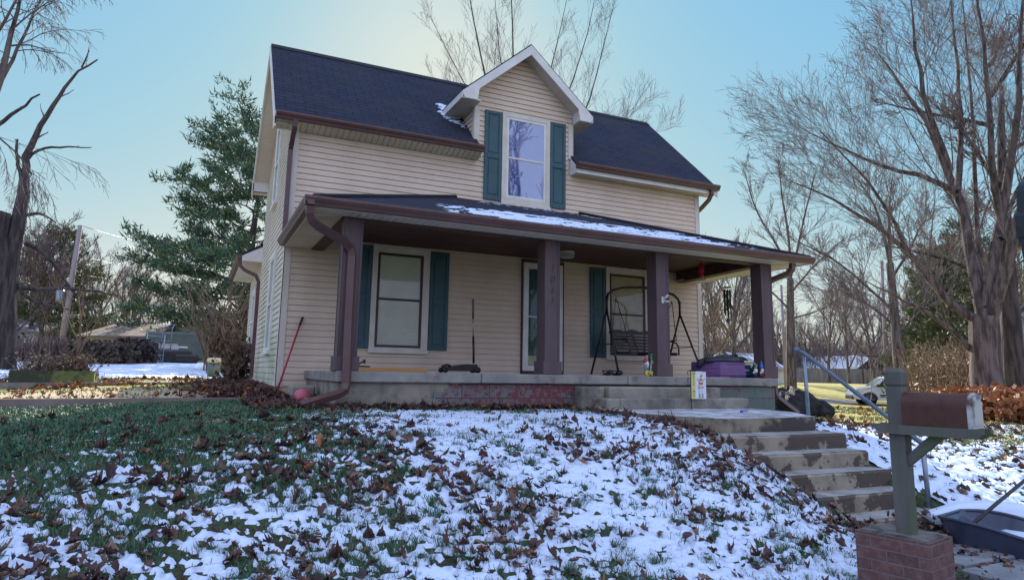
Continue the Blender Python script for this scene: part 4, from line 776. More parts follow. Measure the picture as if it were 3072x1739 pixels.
# ------------------------------------------------------------------ trees
def tubes(branches, sides):
    """branches: list of (pts (n,3), radii (n)); grouped vectorised tube meshing"""
    out = {}
    for p, rr in branches: out.setdefault(len(p), []).append((p, rr))
    Vs = []; Fs = []; nb = 0
    for n, L in out.items():
        P = np.array([a for a, _ in L]); Rr = np.array([b for _, b in L]); m = len(L)
        T = np.empty_like(P); T[:, 1:-1] = P[:, 2:]-P[:, :-2]; T[:, 0] = P[:, 1]-P[:, 0]; T[:, -1] = P[:, -1]-P[:, -2]; T /= np.linalg.norm(T, axis=-1, keepdims=True)+1e-9
        ref = np.where(np.abs(T[:, :1, 2:3]) < .9, np.array([0, 0, 1.]), np.array([1., 0, 0])); U = np.cross(T, np.broadcast_to(ref, T.shape)); U /= np.linalg.norm(U, axis=-1, keepdims=True)+1e-9; Wv = np.cross(T, U)
        an = 2*np.pi*np.arange(sides)/sides; ring = P[:, :, None]+Rr[:, :, None, None]*(U[:, :, None]*np.cos(an)[:, None]+Wv[:, :, None]*np.sin(an)[:, None])
        b = (np.arange(m)*n*sides)[:, None, None]; i = np.arange(n-1)[None, :, None]; j = np.arange(sides)[None, None]; j2 = (j+1) % sides
        F = np.stack([b+i*sides+j, b+i*sides+j2, b+(i+1)*sides+j2, b+(i+1)*sides+j], -1).reshape(-1, 4)
        Vs.append(ring.reshape(-1, 3)); Fs.append(F+nb); nb += m*n*sides
    return np.concatenate(Vs), np.concatenate(Fs)
def resample(pts, n):
    p = np.array(pts, float); d = np.r_[0, np.cumsum(np.linalg.norm(np.diff(p, axis=0), axis=1))]; s = np.linspace(0, d[-1], n)
    q = np.stack([np.interp(s, d, p[:, i]) for i in range(3)], -1)
    for _ in range(2): q[1:-1] = (q[:-2]+2*q[1:-1]+q[2:])/4
    return q
def grow(out, p0, d0, L, r0, lvl, mx, r, prm):
    """recursive limb: polyline with drift, then side shoots"""
    n = prm['n'][lvl]; p = np.array(p0, float); d = np.array(d0, float); P = [p.copy()]; step = L/(n-1); up = prm['up'][lvl]
    for i in range(n-1):
        d = d+r.randn(3)*prm['wob'][lvl]+np.array([0, 0, up/n]); d /= np.linalg.norm(d); p = p+d*step; P.append(p.copy())
    P = np.array(P); rr = np.maximum(np.linspace(r0, r0*prm['tip'][lvl], n), prm['rmin']); out.setdefault(lvl, []).append((P, rr)); sprout(out, P, rr, L, lvl, mx, r, prm)
def sprout(out, P, rr, L, lvl, mx, r, prm):
    if lvl >= mx: return
    n = len(P); k = prm['k'][lvl]; k = max(1, int(k*(.8+.4*r.rand())))
    for c in range(k):
        t = prm['t0'][lvl]+(1-prm['t0'][lvl])*((c+r.rand())/k); x = t*(n-1); i = min(int(x), n-2); f = x-i; p = P[i]*(1-f)+P[i+1]*f; T = P[i+1]-P[i]; T /= np.linalg.norm(T)+1e-9
        s = np.cross(T, r.randn(3)); s /= np.linalg.norm(s)+1e-9; a = prm['ang'][lvl]*(.7+.6*r.rand()); d = T*math.cos(a)+s*math.sin(a); d[2] += prm['bias'][lvl]; d /= np.linalg.norm(d)
        grow(out, p, d, L*prm['len'][lvl]*(1.1-.55*t)*(.7+.6*r.rand()), max((rr[i]*(1-f)+rr[i+1]*f)*prm['rad'][lvl], prm['rmin']), lvl+1, mx, r, prm)
def treeobj(name, out, label, cat, base, group=None, bark='bark', twig='twig', split=1, sides=(8, 6, 4, 3, 3, 3)):
    T = thing(name, label, cat, base, group); B = M_[bark] if isinstance(bark, str) else bark
    low = []; 
    for part, lv in (('trunk', [l for l in out if l <= split]), ('crown', [l for l in out if l > split])):
        Vs = []; Fs = []; nb = 0
        for l in lv: V, F = tubes(out[l], sides[l]); Vs.append(V); Fs.append(F+nb); nb += len(V)
        if Vs: fastmesh(part, np.concatenate(Vs), np.concatenate(Fs), B if part == 'trunk' else M_[twig], parent=T, smooth=True)
    return T
def limb(out, pts, r0, r1, n, L, mx, r, prm, lvl=1):
    P = resample(pts, n); P[1:-1] += r.randn(n-2, 3)*.02*r0*10; rr = np.linspace(r0, r1, n); out.setdefault(lvl, []).append((P, rr)); sprout(out, P, rr, L or np.linalg.norm(np.diff(P, axis=0), axis=1).sum(), lvl, mx, r, prm)
MAPLE = dict(n=[9, 9, 7, 5, 4, 3], up=[.1, .5, .45, .35, .3, .2], wob=[.05, .09, .11, .13, .15, .15], tip=[.6, .25, .3, .45, .6, .8], k=[7, 11, 8, 6, 4, 0], t0=[.3, .18, .15, .12, .1, .1], ang=[.6, .62, .62, .65, .7, .7], bias=[.2, .18, .15, .12, .1, .1], len=[.75, .50, .50, .52, .55, .5], rad=[.55, .42, .5, .6, .7, .7], rmin=.0055)
def proc_tree(seed, Ht, r0, prm, mx, fork=.3, nl=6, spread=.55, bz=0):
    r = np.random.RandomState(seed); out = {}; P = [np.array([0, 0, bz-.3])]; d = np.array([r.uniform(-.05, .05), r.uniform(-.05, .05), 1.])
    n = 7
    for i in range(n): P.append(P[-1]+d/np.linalg.norm(d)*Ht*.62/n); d[:2] += r.uniform(-.09, .09, 2)
    P = np.array(P); rr = np.linspace(r0, r0*.32, len(P)); rr[0] *= 1.35; out[0] = [(P, rr)]
    for c in range(nl):
        t = fork+(1-fork)*(c+.5*r.rand())/nl; x = t*(len(P)-1); i = min(int(x), len(P)-2); p = P[i]+(P[i+1]-P[i])*(x-i); a = c*2.4+r.rand(); s = spread*(1.15-.6*t)*(.8+.4*r.rand())
        d = np.array([math.cos(a)*math.sin(s), math.sin(a)*math.sin(s), math.cos(s)]); grow(out, p, d, Ht*.5*(1.2-.55*t), r0*(.62-.3*t), 1, mx, r, prm)
    grow(out, P[-1], np.array([0, 0, 1.]), Ht*.36, r0*.3, 1, mx, r, prm); return out
# ------------------------------------------------------------------ trees standing round the house
r = np.random.RandomState(77); SD = (9, 7, 5, 4, 3, 3)
# great maple at right, limbs traced from life
out = {}; gz = float(hgt(17.9, -.5)); T0 = [(17.95, -.48, gz-.3), (17.93, -.47, gz+.5), (17.93, -.50, .9), (17.97, -.54, 2.0)]
out[0] = [(resample(T0, 7), np.array([.62, .46, .41, .38, .36, .36, .34]))]
def W2(u, v, d):  # bearing and height on the photographed skyline -> place at distance d
    a = FW+RR*((u*1.1944-1536)/1995.037)-UU*((v*1.1944-869.5+70.846)/1995.037); t = d/math.hypot(a.x, a.y); return np.array([-1.167+a.x*t, -11.397+a.y*t, .257+a.z*t])
MP = dict(MAPLE); MP['k'] = [7, 13, 8, 5, 3, 0]; MP['up'] = [.1, .4, .2, .12, .1, .1]; MP['bias'] = [.2, .14, .08, .05, .04, .0]; MP['len'] = [.75, .46, .58, .58, .6, .5]; MP['rad'] = [.5, .20, .32, .5, .75, .7]; MP['ang'] = [.6, .62, .5, .5, .5, .6]; MP['rmin'] = .0038; MP['tip'] = [.6, .2, .25, .4, .6, .8]; MP['wob'] = [.05, .06, .07, .09, .12, .12]
LM = [([(2470, 800), (2445, 650), (2405, 480), (2345, 340), (2275, 230), (2195, 120)], 22, 23.5, .30), ([(2405, 480), (2320, 445), (2235, 425), (2110, 372), (2010, 320)], 22, 24, .14), ([(2385, 430), (2335, 300), (2302, 160), (2285, -30)], 22, 20.5, .17),
      ([(2445, 800), (2365, 745), (2285, 640), (2200, 555), (2085, 500), (1985, 455)], 22, 21, .20), ([(2285, 640), (2240, 540), (2170, 440), (2060, 330)], 21.6, 19.5, .10),
      ([(2480, 770), (2500, 640), (2512, 540), (2548, 380), (2560, 160), (2570, -120)], 22, 22.5, .27), ([(2512, 540), (2482, 420), (2488, 280), (2462, 60), (2440, -120)], 22.2, 20.5, .17), ([(2405, 480), (2420, 330), (2400, 150), (2380, -60)], 22, 24.5, .15),
      ([(2490, 790), (2540, 620), (2592, 460), (2650, 200)], 22, 21, .30), ([(2440, 880), (2380, 812), (2262, 748), (2175, 705)], 22, 20.5, .12), ([(2476, 850), (2466, 740), (2462, 640), (2440, 520), (2455, 350), (2430, 150), (2410, -60)], 22, 26, .16), ([(2512, 600), (2540, 500), (2600, 400), (2700, 250)], 22, 25, .14)]
for pts, d0, d1, r0 in LM: limb(out, [W2(u, v, d0+(d1-d0)*i/(len(pts)-1)) for i, (u, v) in enumerate(pts)], r0*.62, .013, 10, 7.5, 5, r, MP)
treeobj('maple_tree', out, 'huge bare maple with a thick forked trunk filling the right side of the picture', 'tree', (17.95, -.48, gz), bark='bark', sides=SD)
# dead tree at far left
out = {}; gz = float(hgt(-7.0, 12.4)); DT = dict(MAPLE); DT.update(k=[5, 5, 3, 2, 0, 0], len=[.3, .13, .35, .4, .4, .4], rmin=.008, ang=[.8, .8, .8, .8, .8, .8])
d = 24
def dl(pts, r0, r1, n=12, mx=3, L=None, lvl=1): limb(out, [W2(u, v, d+.0*u) for u, v in pts], r0, r1, n, L, mx, r, DT, lvl)
P = [W2(u, v, d) for u, v in ((5, 895), (8, 800), (10, 700), (22, 640), (45, 560), (62, 500), (62, 440))]; P[0][2] = gz-.4
out[0] = [(resample(P, 11), np.linspace(.42, .13, 11))]
dl([(60, 450), (68, 390), (95, 330), (130, 265), (165, 215), (205, 170), (245, 150)], .115, .022, 14, 3, 5); dl([(58, 470), (48, 420), (38, 375), (44, 350)], .07, .03, 8, 3, 2); dl([(70, 400), (95, 372), (150, 368), (228, 371)], .05, .015, 10, 2, 1.2)
dl([(205, 170), (222, 140), (224, 120)], .03, .012, 5, 2, .5); dl([(62, 610), (110, 622), (150, 690), (200, 755), (250, 790)], .065, .015, 10, 3, 3); dl([(30, 705), (60, 735), (130, 720), (230, 730), (300, 742)], .085, .02, 12, 3, 2.5); dl([(35, 710), (75, 760), (150, 770), (190, 780)], .06, .015, 8, 3, 2); dl([(68, 540), (100, 530), (140, 560)], .06, .015, 6, 2, 1)
dl([(-30, 330), (0, 312), (50, 270), (100, 237)], .075, .025, 8, 2, .8); dl([(-25, 900), (-20, 700), (-5, 535)], .40, .34, 8, 1, .1)
treeobj('dead_tree', out, 'leafless dead tree with broken snags at the left edge of the picture', 'tree', (P[0][0], P[0][1], gz), bark='barkd', twig='twig', sides=SD)
# fine twigs hanging in at the top left corner
out = {}; CT = dict(MAPLE); CT.update(k=[6, 9, 7, 5, 0, 0], bias=[0, -.1, -.25, -.35, -.3, -.3], up=[.1, .2, -.5, -.8, -.6, 0], rmin=.005)
d = 20
for pts, r0 in (([(-60, 380), (0, 210), (25, 110), (50, 0), (70, -80)], .12), ([(0, 210), (60, 90), (110, -20)], .05), ([(-40, 130), (10, 60), (60, -40)], .05), ([(-60, 300), (-20, 330), (60, 400), (80, 440)], .02)): limb(out, [W2(u, v, d) for u, v in pts], r0, .02, 9, 4.0, 4, r, CT)
gz = float(hgt(-8.3, 7.2)); out[0] = [(resample([(-8.6, 7.2, gz-.3), (-8.5, 7.2, 2), tuple(W2(-60, 380, d))], 6), np.linspace(.3, .14, 6))]
treeobj('drooping_tree', out, 'bare tree whose drooping twigs hang into the upper left corner', 'tree', (-8.6, 7.2, gz), sides=SD)
# tall thin-limbed tree right behind the house
BT = dict(MAPLE); BT.update(rad=[.5, .22, .38, .55, .7, .7], k=[9, 12, 7, 5, 2, 0], ang=[.45, .5, .55, .6, .6, .6], up=[.2, .5, .5, .5, .3, .2], rmin=.0034, len=[.7, .5, .56, .6, .5, .5])
out = {}; d = 24; gz = float(hgt(9.2, 10.2)); BT['wob'] = [.05, .06, .08, .1, .12, .12]; out[0] = [(resample([(9.0, 10.2, gz-.2), (9.1, 10.2, 3), (9.2, 10.2, 5.5)], 6), np.linspace(.3, .24, 6))]
for pts, r0, d1 in (([(1300, 430), (1230, 260), (1205, 130), (1180, 0), (1150, -140)], .11, 24), ([(1300, 430), (1250, 350), (1170, 220), (1120, 120), (1080, 40)], .07, 25), ([(1310, 420), (1290, 200), (1285, 0), (1280, -150)], .11, 23), ([(1310, 420), (1360, 260), (1400, 120), (1430, -40)], .08, 25), ([(1320, 430), (1390, 330), (1440, 200), (1480, 80), (1500, -40)], .09, 24), ([(1330, 440), (1420, 380), (1470, 300), (1500, 180), (1530, 60), (1545, 0)], .09, 23), ([(1340, 460), (1450, 400), (1540, 330), (1600, 260)], .06, 25), ([(1300, 430), (1270, 250), (1250, 100), (1240, -60)], .07, 25), ([(1310, 440), (1400, 400), (1500, 360), (1560, 330), (1640, 340)], .05, 22.5), ([(1300, 430), (1200, 330), (1110, 240)], .05, 23)):
    limb(out, [W2(u, v, d+(d1-d)*i/(len(pts)-1)) for i, (u, v) in enumerate(pts)], r0*.50, .008, 9, 4.2, 4, r, BT)
treeobj('slender_tree', out, 'slender bare tree whose limbs fan out above the roof behind the dormer', 'tree', (9.0, 10.2, gz), sides=SD)
# middle-distance trees at right
for u0, base, d, pts_l, lab, tr in ((0, (2262, 950), 36, [([(2235, 660), (2225, 600), (2200, 520), (2150, 440)], .12), ([(2240, 700), (2290, 620), (2330, 520)], .10), ([(2250, 790), (2160, 700), (2080, 640), (2010, 610)], .11), ([(2250, 820), (2180, 760), (2090, 720)], .09), ([(2238, 680), (2232, 560), (2240, 450)], .14), ([(2255, 840), (2330, 760), (2400, 690)], .07)], 'bare tree with low spreading limbs standing behind the mailbox post', .30),
        (1, (1986, 958), 44, [([(1985, 700), (1960, 620), (1900, 540), (1870, 430)], .14), ([(1987, 690), (2010, 600), (2030, 500), (2050, 430)], .13), ([(1985, 740), (2050, 660), (2120, 600)], .10), ([(1985, 780), (1930, 720), (1890, 700), (1860, 640)], .09), ([(1985, 720), (1985, 600), (1960, 480), (1955, 400)], .14), ([(1988, 800), (2060, 780), (2120, 740)], .08)], 'bare tree just right of the end porch post, single pale trunk', .36)):
    out = {}; g = W2(base[0], base[1], d); gz = float(hgt(g[0], g[1])); tp = W2(pts_l[0][0][0][0], pts_l[0][0][0][1], d); out[0] = [(resample([(g[0], g[1], gz-.3), tuple((g+tp)/2), tuple(tp)], 7), np.linspace(tr*.95, tr*.55, 7))]
    MT = dict(MAPLE); MT.update(k=[5, 12, 8, 5, 0, 0], rmin=.009, rad=[.5, .32, .42, .55, .7, .7], len=[.7, .42, .48, .5, .5, .5])
    for pts, r0 in pts_l: limb(out, [W2(u, v, d+r.uniform(-1.5, 1.5)*(i > 0)) for i, (u, v) in enumerate(pts)], r0*.7, .025, 9, 5.5, 4, r, MT)
    treeobj('bare_tree', out, lab, 'tree', (g[0], g[1], gz), sides=SD)
# dark trunk at the right edge
out = {}; gz = float(hgt(20.9, .4)); out[0] = [(resample([(20.85, .42, gz-.3), (20.9, .4, 2), (20.95, .3, 4.5), (20.9, .2, 7), (21.2, .1, 9.5)], 10), np.linspace(.36, .06, 10))]
for k in range(9): a = k*2.4; z0 = 2.2+k*1.0; limb(out, [(20.93, .3, z0), (20.93+math.cos(a)*1.5, .3+math.sin(a)*1.5, z0+.8), (20.9+math.cos(a)*3.2, .3+math.sin(a)*3.2, z0+1.2+.1*k)], .08, .02, 7, 3, 4, r, MT)
treeobj('dark_trunk_tree', out, 'dark straight tree trunk behind the great maple at the right edge', 'tree', (20.85, .42, gz), bark='barkd', sides=SD)
# ---- pines
needle = [mat('pine_needles', (.055, .125, .085), (.038, .090, .065), 1.2, .6, 0), mat('pine_needles_sunny', (.16, .22, .10), (.10, .16, .08), 1.2, .6, 0)]  # sunny copies have sunlight painted into the needle colour
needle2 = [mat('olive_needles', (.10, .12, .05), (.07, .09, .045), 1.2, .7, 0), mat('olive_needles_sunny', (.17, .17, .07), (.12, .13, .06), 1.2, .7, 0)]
def needles(C, D, size, r, nper=10):
    """tufts: nper thin triangles radiating about direction D at each centre C"""
    n = len(C); C = np.repeat(C, nper, 0); D = np.repeat(D, nper, 0); s = np.repeat(size, nper)*(.7+.6*r.rand(n*nper))
    d = D*.8+r.randn(n*nper, 3)*.62; d /= np.linalg.norm(d, axis=1, keepdims=True); q = np.cross(d, r.randn(n*nper, 3)); q /= np.linalg.norm(q, axis=1, keepdims=True)+1e-9
    o = C+r.randn(n*nper, 3)*(s*.35)[:, None]; w = (s*.12)[:, None]; V = np.stack([o-q*w, o+q*w, o+d*s[:, None]+q*w*.4], 1); return V.reshape(-1, 3), np.arange(n*nper*3).reshape(-1, 3)
def pine(name, label, base, Ht, prof, r0, seed, mats, group=None, dens=1., t0=.12, size=.26, gap=None, nb=62):
    r = np.random.RandomState(seed); T = thing(name, label, 'pine tree', base, group); bx, by, bz = base; tr = []; limbs = []; C = []; Dv = []; Sz = []
    zs = np.linspace(0, 1, 12); P = np.array([(bx+.15*math.sin(z*5+seed), by+.1*math.cos(z*4), bz-.2+z*Ht) for z in zs]); rr = r0*(1-zs*.92); tr.append((P, rr))
    for k in range(int(nb*dens)):
        t = t0+(1-t0)*(k+r.rand())/(nb*dens); a = k*2.399+r.rand()*.5; L = np.interp(t, *prof)*(.75+.4*r.rand()); z = bz+t*Ht; i = t*11; p0 = P[int(min(i, 10))]*(1-i % 1)+P[min(int(i)+1, 11)]*(i % 1); droop = np.interp(t, [0, .3, .7, 1], [-.16, 0, .35, 1.1])
        dh = np.array([math.cos(a), math.sin(a), 0]); Q = np.array([p0+dh*L*s+np.array([0, 0, L*(droop*s+.16*s*s)]) for s in np.linspace(0, 1, 7)]); Q[1:] += r.randn(6, 3)*.05*L*.3
        limbs.append((Q, np.linspace(r0*.26*(1.1-t), .012, 7)))
        m = int(4+L*3.6)
        for j in range(m):
            s = .28+.72*(j+r.rand())/m; x = s*6; q = Q[min(int(x), 5)]*(1-x % 1)+Q[min(int(x)+1, 6)]*(x % 1); sd = 1 if r.rand() < .5 else -1; per = np.array([-dh[1], dh[0], 0])*sd; l2 = L*.34*(1.15-s*.6)*(.5+r.rand()); e = q+(dh*.55+per*.85)*l2+np.array([0, 0, .12*l2*r.randn()+.1])
            S5 = np.linspace(q, e, 4); limbs.append((np.vstack([S5, S5[-1:]+.02])[:5], np.full(5, .010)))
            for w in np.linspace(.35, 1, max(2, int(l2*4.5))): C.append(q+(e-q)*w+r.randn(3)*.06); Dv.append(dh*.5+per*.4+np.array([0, 0, .55])); Sz.append(size*(.8+.5*r.rand()))
    V, F = tubes(tr, 9); fastmesh('trunk', V, F, M_['barkd'], parent=T, smooth=True); V, F = tubes([l for l in limbs if len(l[0]) == 7], 5); V2, F2 = tubes([l for l in limbs if len(l[0]) == 5], 3)
    fastmesh('limbs', np.concatenate([V, V2]), np.concatenate([F, F2+len(V)]), M_['barkd'], parent=T)
    C = np.array(C); Dv = np.array(Dv); Dv /= np.linalg.norm(Dv, axis=1, keepdims=True); V, F = needles(C, Dv, np.array(Sz), r); fastmesh('crown', V, F, mats, (r.rand(len(F)) < .42).astype(int), parent=T); return T
pb = W2(612, 920, 44); gz = float(hgt(pb[0], pb[1])); pine('pine_tree', 'tall dark green pine rising left of the house with ragged layered boughs', (float(pb[0]), float(pb[1]), gz), 15.0, ([0, .12, .3, .5, .7, .85, .95, 1], [5.2, 6.9, 6.9, 5.8, 5.0, 3.6, 2.2, .8]), .40, 3, needle, dens=.82, t0=.10, size=.32)
for (u, v, d, Ht, w, sd, lab) in ((2360, 940, 48, 9.5, 2.4, 11, 'olive pine in the woods, left one behind the mailbox'), (2395, 945, 40, 7.5, 2.6, 12, 'low bushy pine beside the great maple trunk'), (2440, 940, 55, 12, 3.0, 13, 'tall thin pine seen through the great maple fork'), (120, 880, 52, 8, 3.2, 15, 'dark evergreen behind the leaning utility pole')):
    g = W2(u, v, d); gz = float(hgt(g[0], g[1])); pine('pine_tree', lab, (g[0], g[1], gz), Ht, ([0, .2, .5, .8, 1], [w, w*1.1, w*.9, w*.5, .2]), .18, sd, needle2, None, .6, .1, .34)
# ---- woods: a few grown trees copied, each one its own
woods = []
WT = dict(MAPLE); WT.update(n=[8, 7, 6, 4, 3, 3], k=[7, 9, 6, 4, 0, 0], rmin=.014, ang=[.5, .5, .55, .6, .6, .6])
LAB = ['bare grey tree standing in the distant wood behind the yard', 'bare reddish tree standing in the distant wood behind the yard', 'slim bare sapling in the distant wood behind the yard', 'wide bare oak in the distant wood behind the yard']
for i, (Ht, r0, tw) in enumerate(((14, .22, 'twig'), (12, .17, 'twigr'), (9, .10, 'twigt'), (15, .30, 'twig'))):
    o = proc_tree(100+i, Ht, r0, WT, 4, .25, 7, .6 if i < 3 else .8); T = treeobj('bare_tree', o, LAB[i], 'tree', (0, 0, 0), 'bare trees of the distant wood', bark='bark', twig=tw, sides=(7, 5, 4, 3, 3, 3)); woods.append(T)
spots = []
rw = random.Random(4)
for k in range(46):  # right wood, from the house corner round to the maple
    u = 1765+(2600-1765)*(k+.5*rw.random())/46; spots.append((u, rw.uniform(95, 150) if u < 2300 else rw.uniform(60, 120), rw.choice([0, 1, 3, 0, 1]), rw.uniform(.55, .85)))
for u, d, kd, s in ((1800, 62, 0, .95), (1840, 58, 3, .85), (1870, 70, 1, 1.0), (2080, 78, 0, .9), (2130, 70, 1, .85), (2190, 90, 3, .9), (2300, 55, 2, .9), (2330, 50, 1, .8), (2420, 44, 2, 1.0), (2520, 52, 0, 1.), (2560, 46, 2, 1.1), (1780, 44, 2, .9)): spots.append((u, d, kd, s))
for k in range(15): u = -60+620*(k+.6*rw.random())/15; spots.append((u, rw.uniform(55, 85), rw.choice([0, 1, 2, 3]), rw.uniform(.5, .72)))
for u, d, kd, s in ((95, 48, 0, .62), (60, 50, 1, .66), (20, 46, 1, .7), (310, 48, 2, .75)): spots.append((u, d, kd, s))
first = [True]*4; ORD = 'first second third fourth fifth sixth seventh eighth ninth tenth eleventh twelfth thirteenth fourteenth fifteenth sixteenth seventeenth eighteenth nineteenth twentieth'.split()
def ordn(i): return ORD[i] if i < 20 else ('twenty-'+ORD[i % 20] if i < 29 else 'number %d' % (i+1))
KN = ['grey', 'reddish', 'slim tan', 'wide dark']; spots.sort(key=lambda q: q[0]); cnt = {}
for u, d, kd, s in spots:
    g = W2(u, 900, d); z = float(hgt(g[0], g[1]))-.1; rz = rw.uniform(0, 6.28); side = 'left of the pine' if u < 700 else 'right of the house'; key = (kd, side); i = cnt.get(key, 0); cnt[key] = i+1
    lab = '%s %s bare tree from the left in the wood %s' % (ordn(i), KN[kd], side)
    if first[kd]: T = woods[kd]; T.location = (g[0], g[1], z); T.rotation_euler = (0, 0, rz); T.scale = (s, s, s); T['label'] = lab; first[kd] = False
    else: copy_tree(woods[kd], (g[0], g[1], z), rz, s, lab)
# tree across the street, mirrored in the dormer window
copy_tree(woods[3], (18.5, -28, -1.3), 1.0, 1.35, 'bare tree across the street, seen only as a reflection in the dormer window')
# understorey: tangled brush closing the view at ground level
def brush(name, label, cat, pts, h, w, n, mats, seed, kind=None, leafy=0, lm=None, group=None, droop=.0, rad=.006, lsz=.09):
    r = np.random.RandomState(seed); P = np.array(pts, float); seg = np.r_[0, np.cumsum(np.linalg.norm(np.diff(P, axis=0), axis=1))]; s = r.rand(n)*seg[-1]; X = np.interp(s, seg, P[:, 0])+r.randn(n)*w*.4; Y = np.interp(s, seg, P[:, 1])+r.randn(n)*w*.4; Z = hgt(X, Y)
    out = []; Cs = []
    for i in range(n):
        H_ = h*(.35+.75*r.rand()); a = r.rand()*6.28; l = (.15+.6*r.rand())*H_*(.6+droop); q = [np.array([X[i], Y[i], Z[i]-.05])]
        for j in range(1, 6): f = j/5; q.append(np.array([X[i]+math.cos(a)*l*f**1.4, Y[i]+math.sin(a)*l*f**1.4, Z[i]+H_*(f-droop*f*f)])+r.randn(3)*.04*h)
        out.append((np.array(q), np.linspace(rad*2, rad*.7, 6)))
        if leafy: Cs += [q[j]+r.randn(3)*.06*h for j in range(1, 6) for _ in range(leafy)]
    V, F = tubes(out, 3); base = (float(P[:, 0].mean()), float(P[:, 1].mean()), float(hgt(P[:, 0].mean(), P[:, 1].mean()))); T = thing(name, label, cat, base, group) if kind is None else None
    if T is None: o = fastmesh(name, V, F, mats); return tag(o, label, None, kind=kind)
    fastmesh('stems', V, F, mats, parent=T)
    if leafy:
        C = np.array(Cs); m = len(C); q = r.randn(m, 3); q /= np.linalg.norm(q, axis=1, keepdims=True); p = np.cross(q, r.randn(m, 3)); p /= np.linalg.norm(p, axis=1, keepdims=True); sz = lsz*(.5+r.rand(m))[:, None]
        V = np.stack([C-p*sz*.5, C+q*sz*.6, C+p*sz*.5, C-q*sz*.6], 1).reshape(-1, 3); fastmesh('dry_leaves', V, np.arange(m*4).reshape(-1, 4), lm, parent=T)
    return T
rt = M_['twigr']
farb = [tuple(W2(u, 940, d)[:2]) for u, d in ((1740, 100), (1900, 105), (2050, 108), (2250, 105), (2420, 90), (2600, 70))]
brush('brushwood', 'grey tangle of far-off woodland undergrowth', None, farb, 5.5, 7, 9000, M_['twig'], 5, kind='stuff', rad=.03)
farb = [tuple(W2(u, 900, d)[:2]) for u, d in ((-80, 60), (150, 62), (330, 60), (560, 62))]
brush('brushwood', 'brown undergrowth behind the neighbouring garages', None, farb, 3.2, 5, 3200, M_['twigt'], 6, kind='stuff', rad=.02)
nearb = [tuple(W2(u, 950, d)[:2]) for u, d in ((2355, 36), (2400, 33), (2470, 30), (2600, 27))]
brush('thicket', 'tan leafless thicket in front of the pines at right', 'thicket', nearb, 2.4, 2.2, 1500, M_['twigt'], 7, leafy=1, lm=mat('tan_leaves', (.30, .17, .08), (.2, .12, .06)), rad=.012)
ob = [tuple(W2(u, 980, d)[:2]) for u, d in ((2418, 21), (2470, 20), (2520, 19.5), (2640, 18.5))]
brush('leaf_hedge', 'heap of brush with dry orange oak leaves along the right edge', 'brush pile', ob, .95, .8, 640, M_['twigt'], 8, leafy=5, lm=mat('orange_leaves', (.40, .17, .08), (.24, .10, .05), 6, .7, 0), droop=.35, lsz=.10)
# shrub beside the pine, sapling, planter plants
sb = W2(545, 928, 26.5); brush('bare_shrub', 'large many-stemmed bare shrub at the foot of the pine', 'shrub', [(sb[0]-.1, sb[1]), (sb[0]+.2, sb[1]+.1)], 4.2, .5, 120, M_['twigt'], 9, leafy=0, rad=.016, droop=.18)
sb = W2(615, 925, 25); brush('twiggy_shrub', 'twiggy brown shrub between the pine and the house', 'shrub', [(sb[0]-.5, sb[1]), (sb[0]+.6, sb[1]+.1)], 2.6, .9, 55, M_['twigt'], 19, leafy=0, rad=.010, droop=.1)
o = proc_tree(55, 3.4, .035, dict(MAPLE, k=[4, 4, 3, 0, 0, 0], rmin=.006), 3, .3, 4, .35); sp_ = W2(192, 958, 17); treeobj('sapling', o, 'thin bare sapling rising from the timber planter', 'sapling', (0, 0, 0), bark='twigt', twig='twigt', sides=(5, 4, 3, 3, 3, 3))
bpy.data.objects['sapling'].location = (float(sp_[0]), float(sp_[1]), float(hgt(sp_[0], sp_[1])))
# ------------------------------------------------------------------ things on and around the porch
def one(mb, name, m, label, cat, base, group=None): return tag(mb.build(name, m, None, base), label, cat, group)
FL = .258
# porch swing: A-frame of bent tube with a hanging slatted bench
sx0, sx1, sy = 5.66, 7.36, -.95
T = thing('porch_swing', 'black tubular garden swing with slatted brown bench hanging behind the third porch post', 'swing', (6.5, sy, FL))
fr = MB()
for x, s in ((sx0, -1), (sx1, 1)):
    ap = (x, sy, 1.46)
    fr.tube([(x-.0, sy, 1.72), (x, sy, 1.60), ap], .024, 8)
    fr.tube([ap, (x+s*.10, sy-.52, FL+.02)], .020, 8); fr.tube([ap, (x+s*.02, sy+.52, FL+.02)], .020, 8); fr.tube([(x+s*.055, sy-.3, .82), (x+s*.01, sy+.3, .82)], .010, 6)
fr.tube([(sx0, sy, 1.66), (sx0+.03, sy, 1.76), (sx0+.14, sy, 1.84), (sx0+.35, sy, 1.90), (6.51, sy, 1.94), (sx1-.35, sy, 1.90), (sx1-.14, sy, 1.84), (sx1-.03, sy, 1.76), (sx1, sy, 1.66)], .024, 8)
fr.build('swing_frame', M_['black'], T)
wd = mat('swing_slats', (.075, .050, .052), (.045, .032, .036), 6, .6, .3, stretch=(.2, 1, 1)); be = MB()
for i in range(6): z = .74+i*.062; be.bbox(5.98, 7.06, sy+.20+.035*i, sy+.216+.035*i, z, z+.045, 0, .005)
n = 14; pts = [(5.98+1.08*i/n, .0, 1.10+.035*math.sin(math.pi*3*i/n)**2+.02*math.sin(math.pi*i/n)) for i in range(n+1)]
be.prism([(5.98, sy+.41, 1.06)]+[(p[0], sy+.41, p[2]) for p in pts]+[(7.06, sy+.41, 1.06)], (0, .016, 0)); be.build('backrest', wd, T)
se = MB()
for i in range(7): se.bbox(5.98, 7.06, sy-.28+i*.072, sy-.28+i*.072+.055, .685, .703, 0, .004)
for x in (6.0, 6.5, 7.03): se.bbox(x, x+.03, sy-.28, sy+.24, .65, .685, 0, .003); se.frame((x, sy+.2, .66), (1, 0, 0), (0, .5, .866), (0, -.866, .5), .03, .5, .02)
se.build('seat', wd, T)
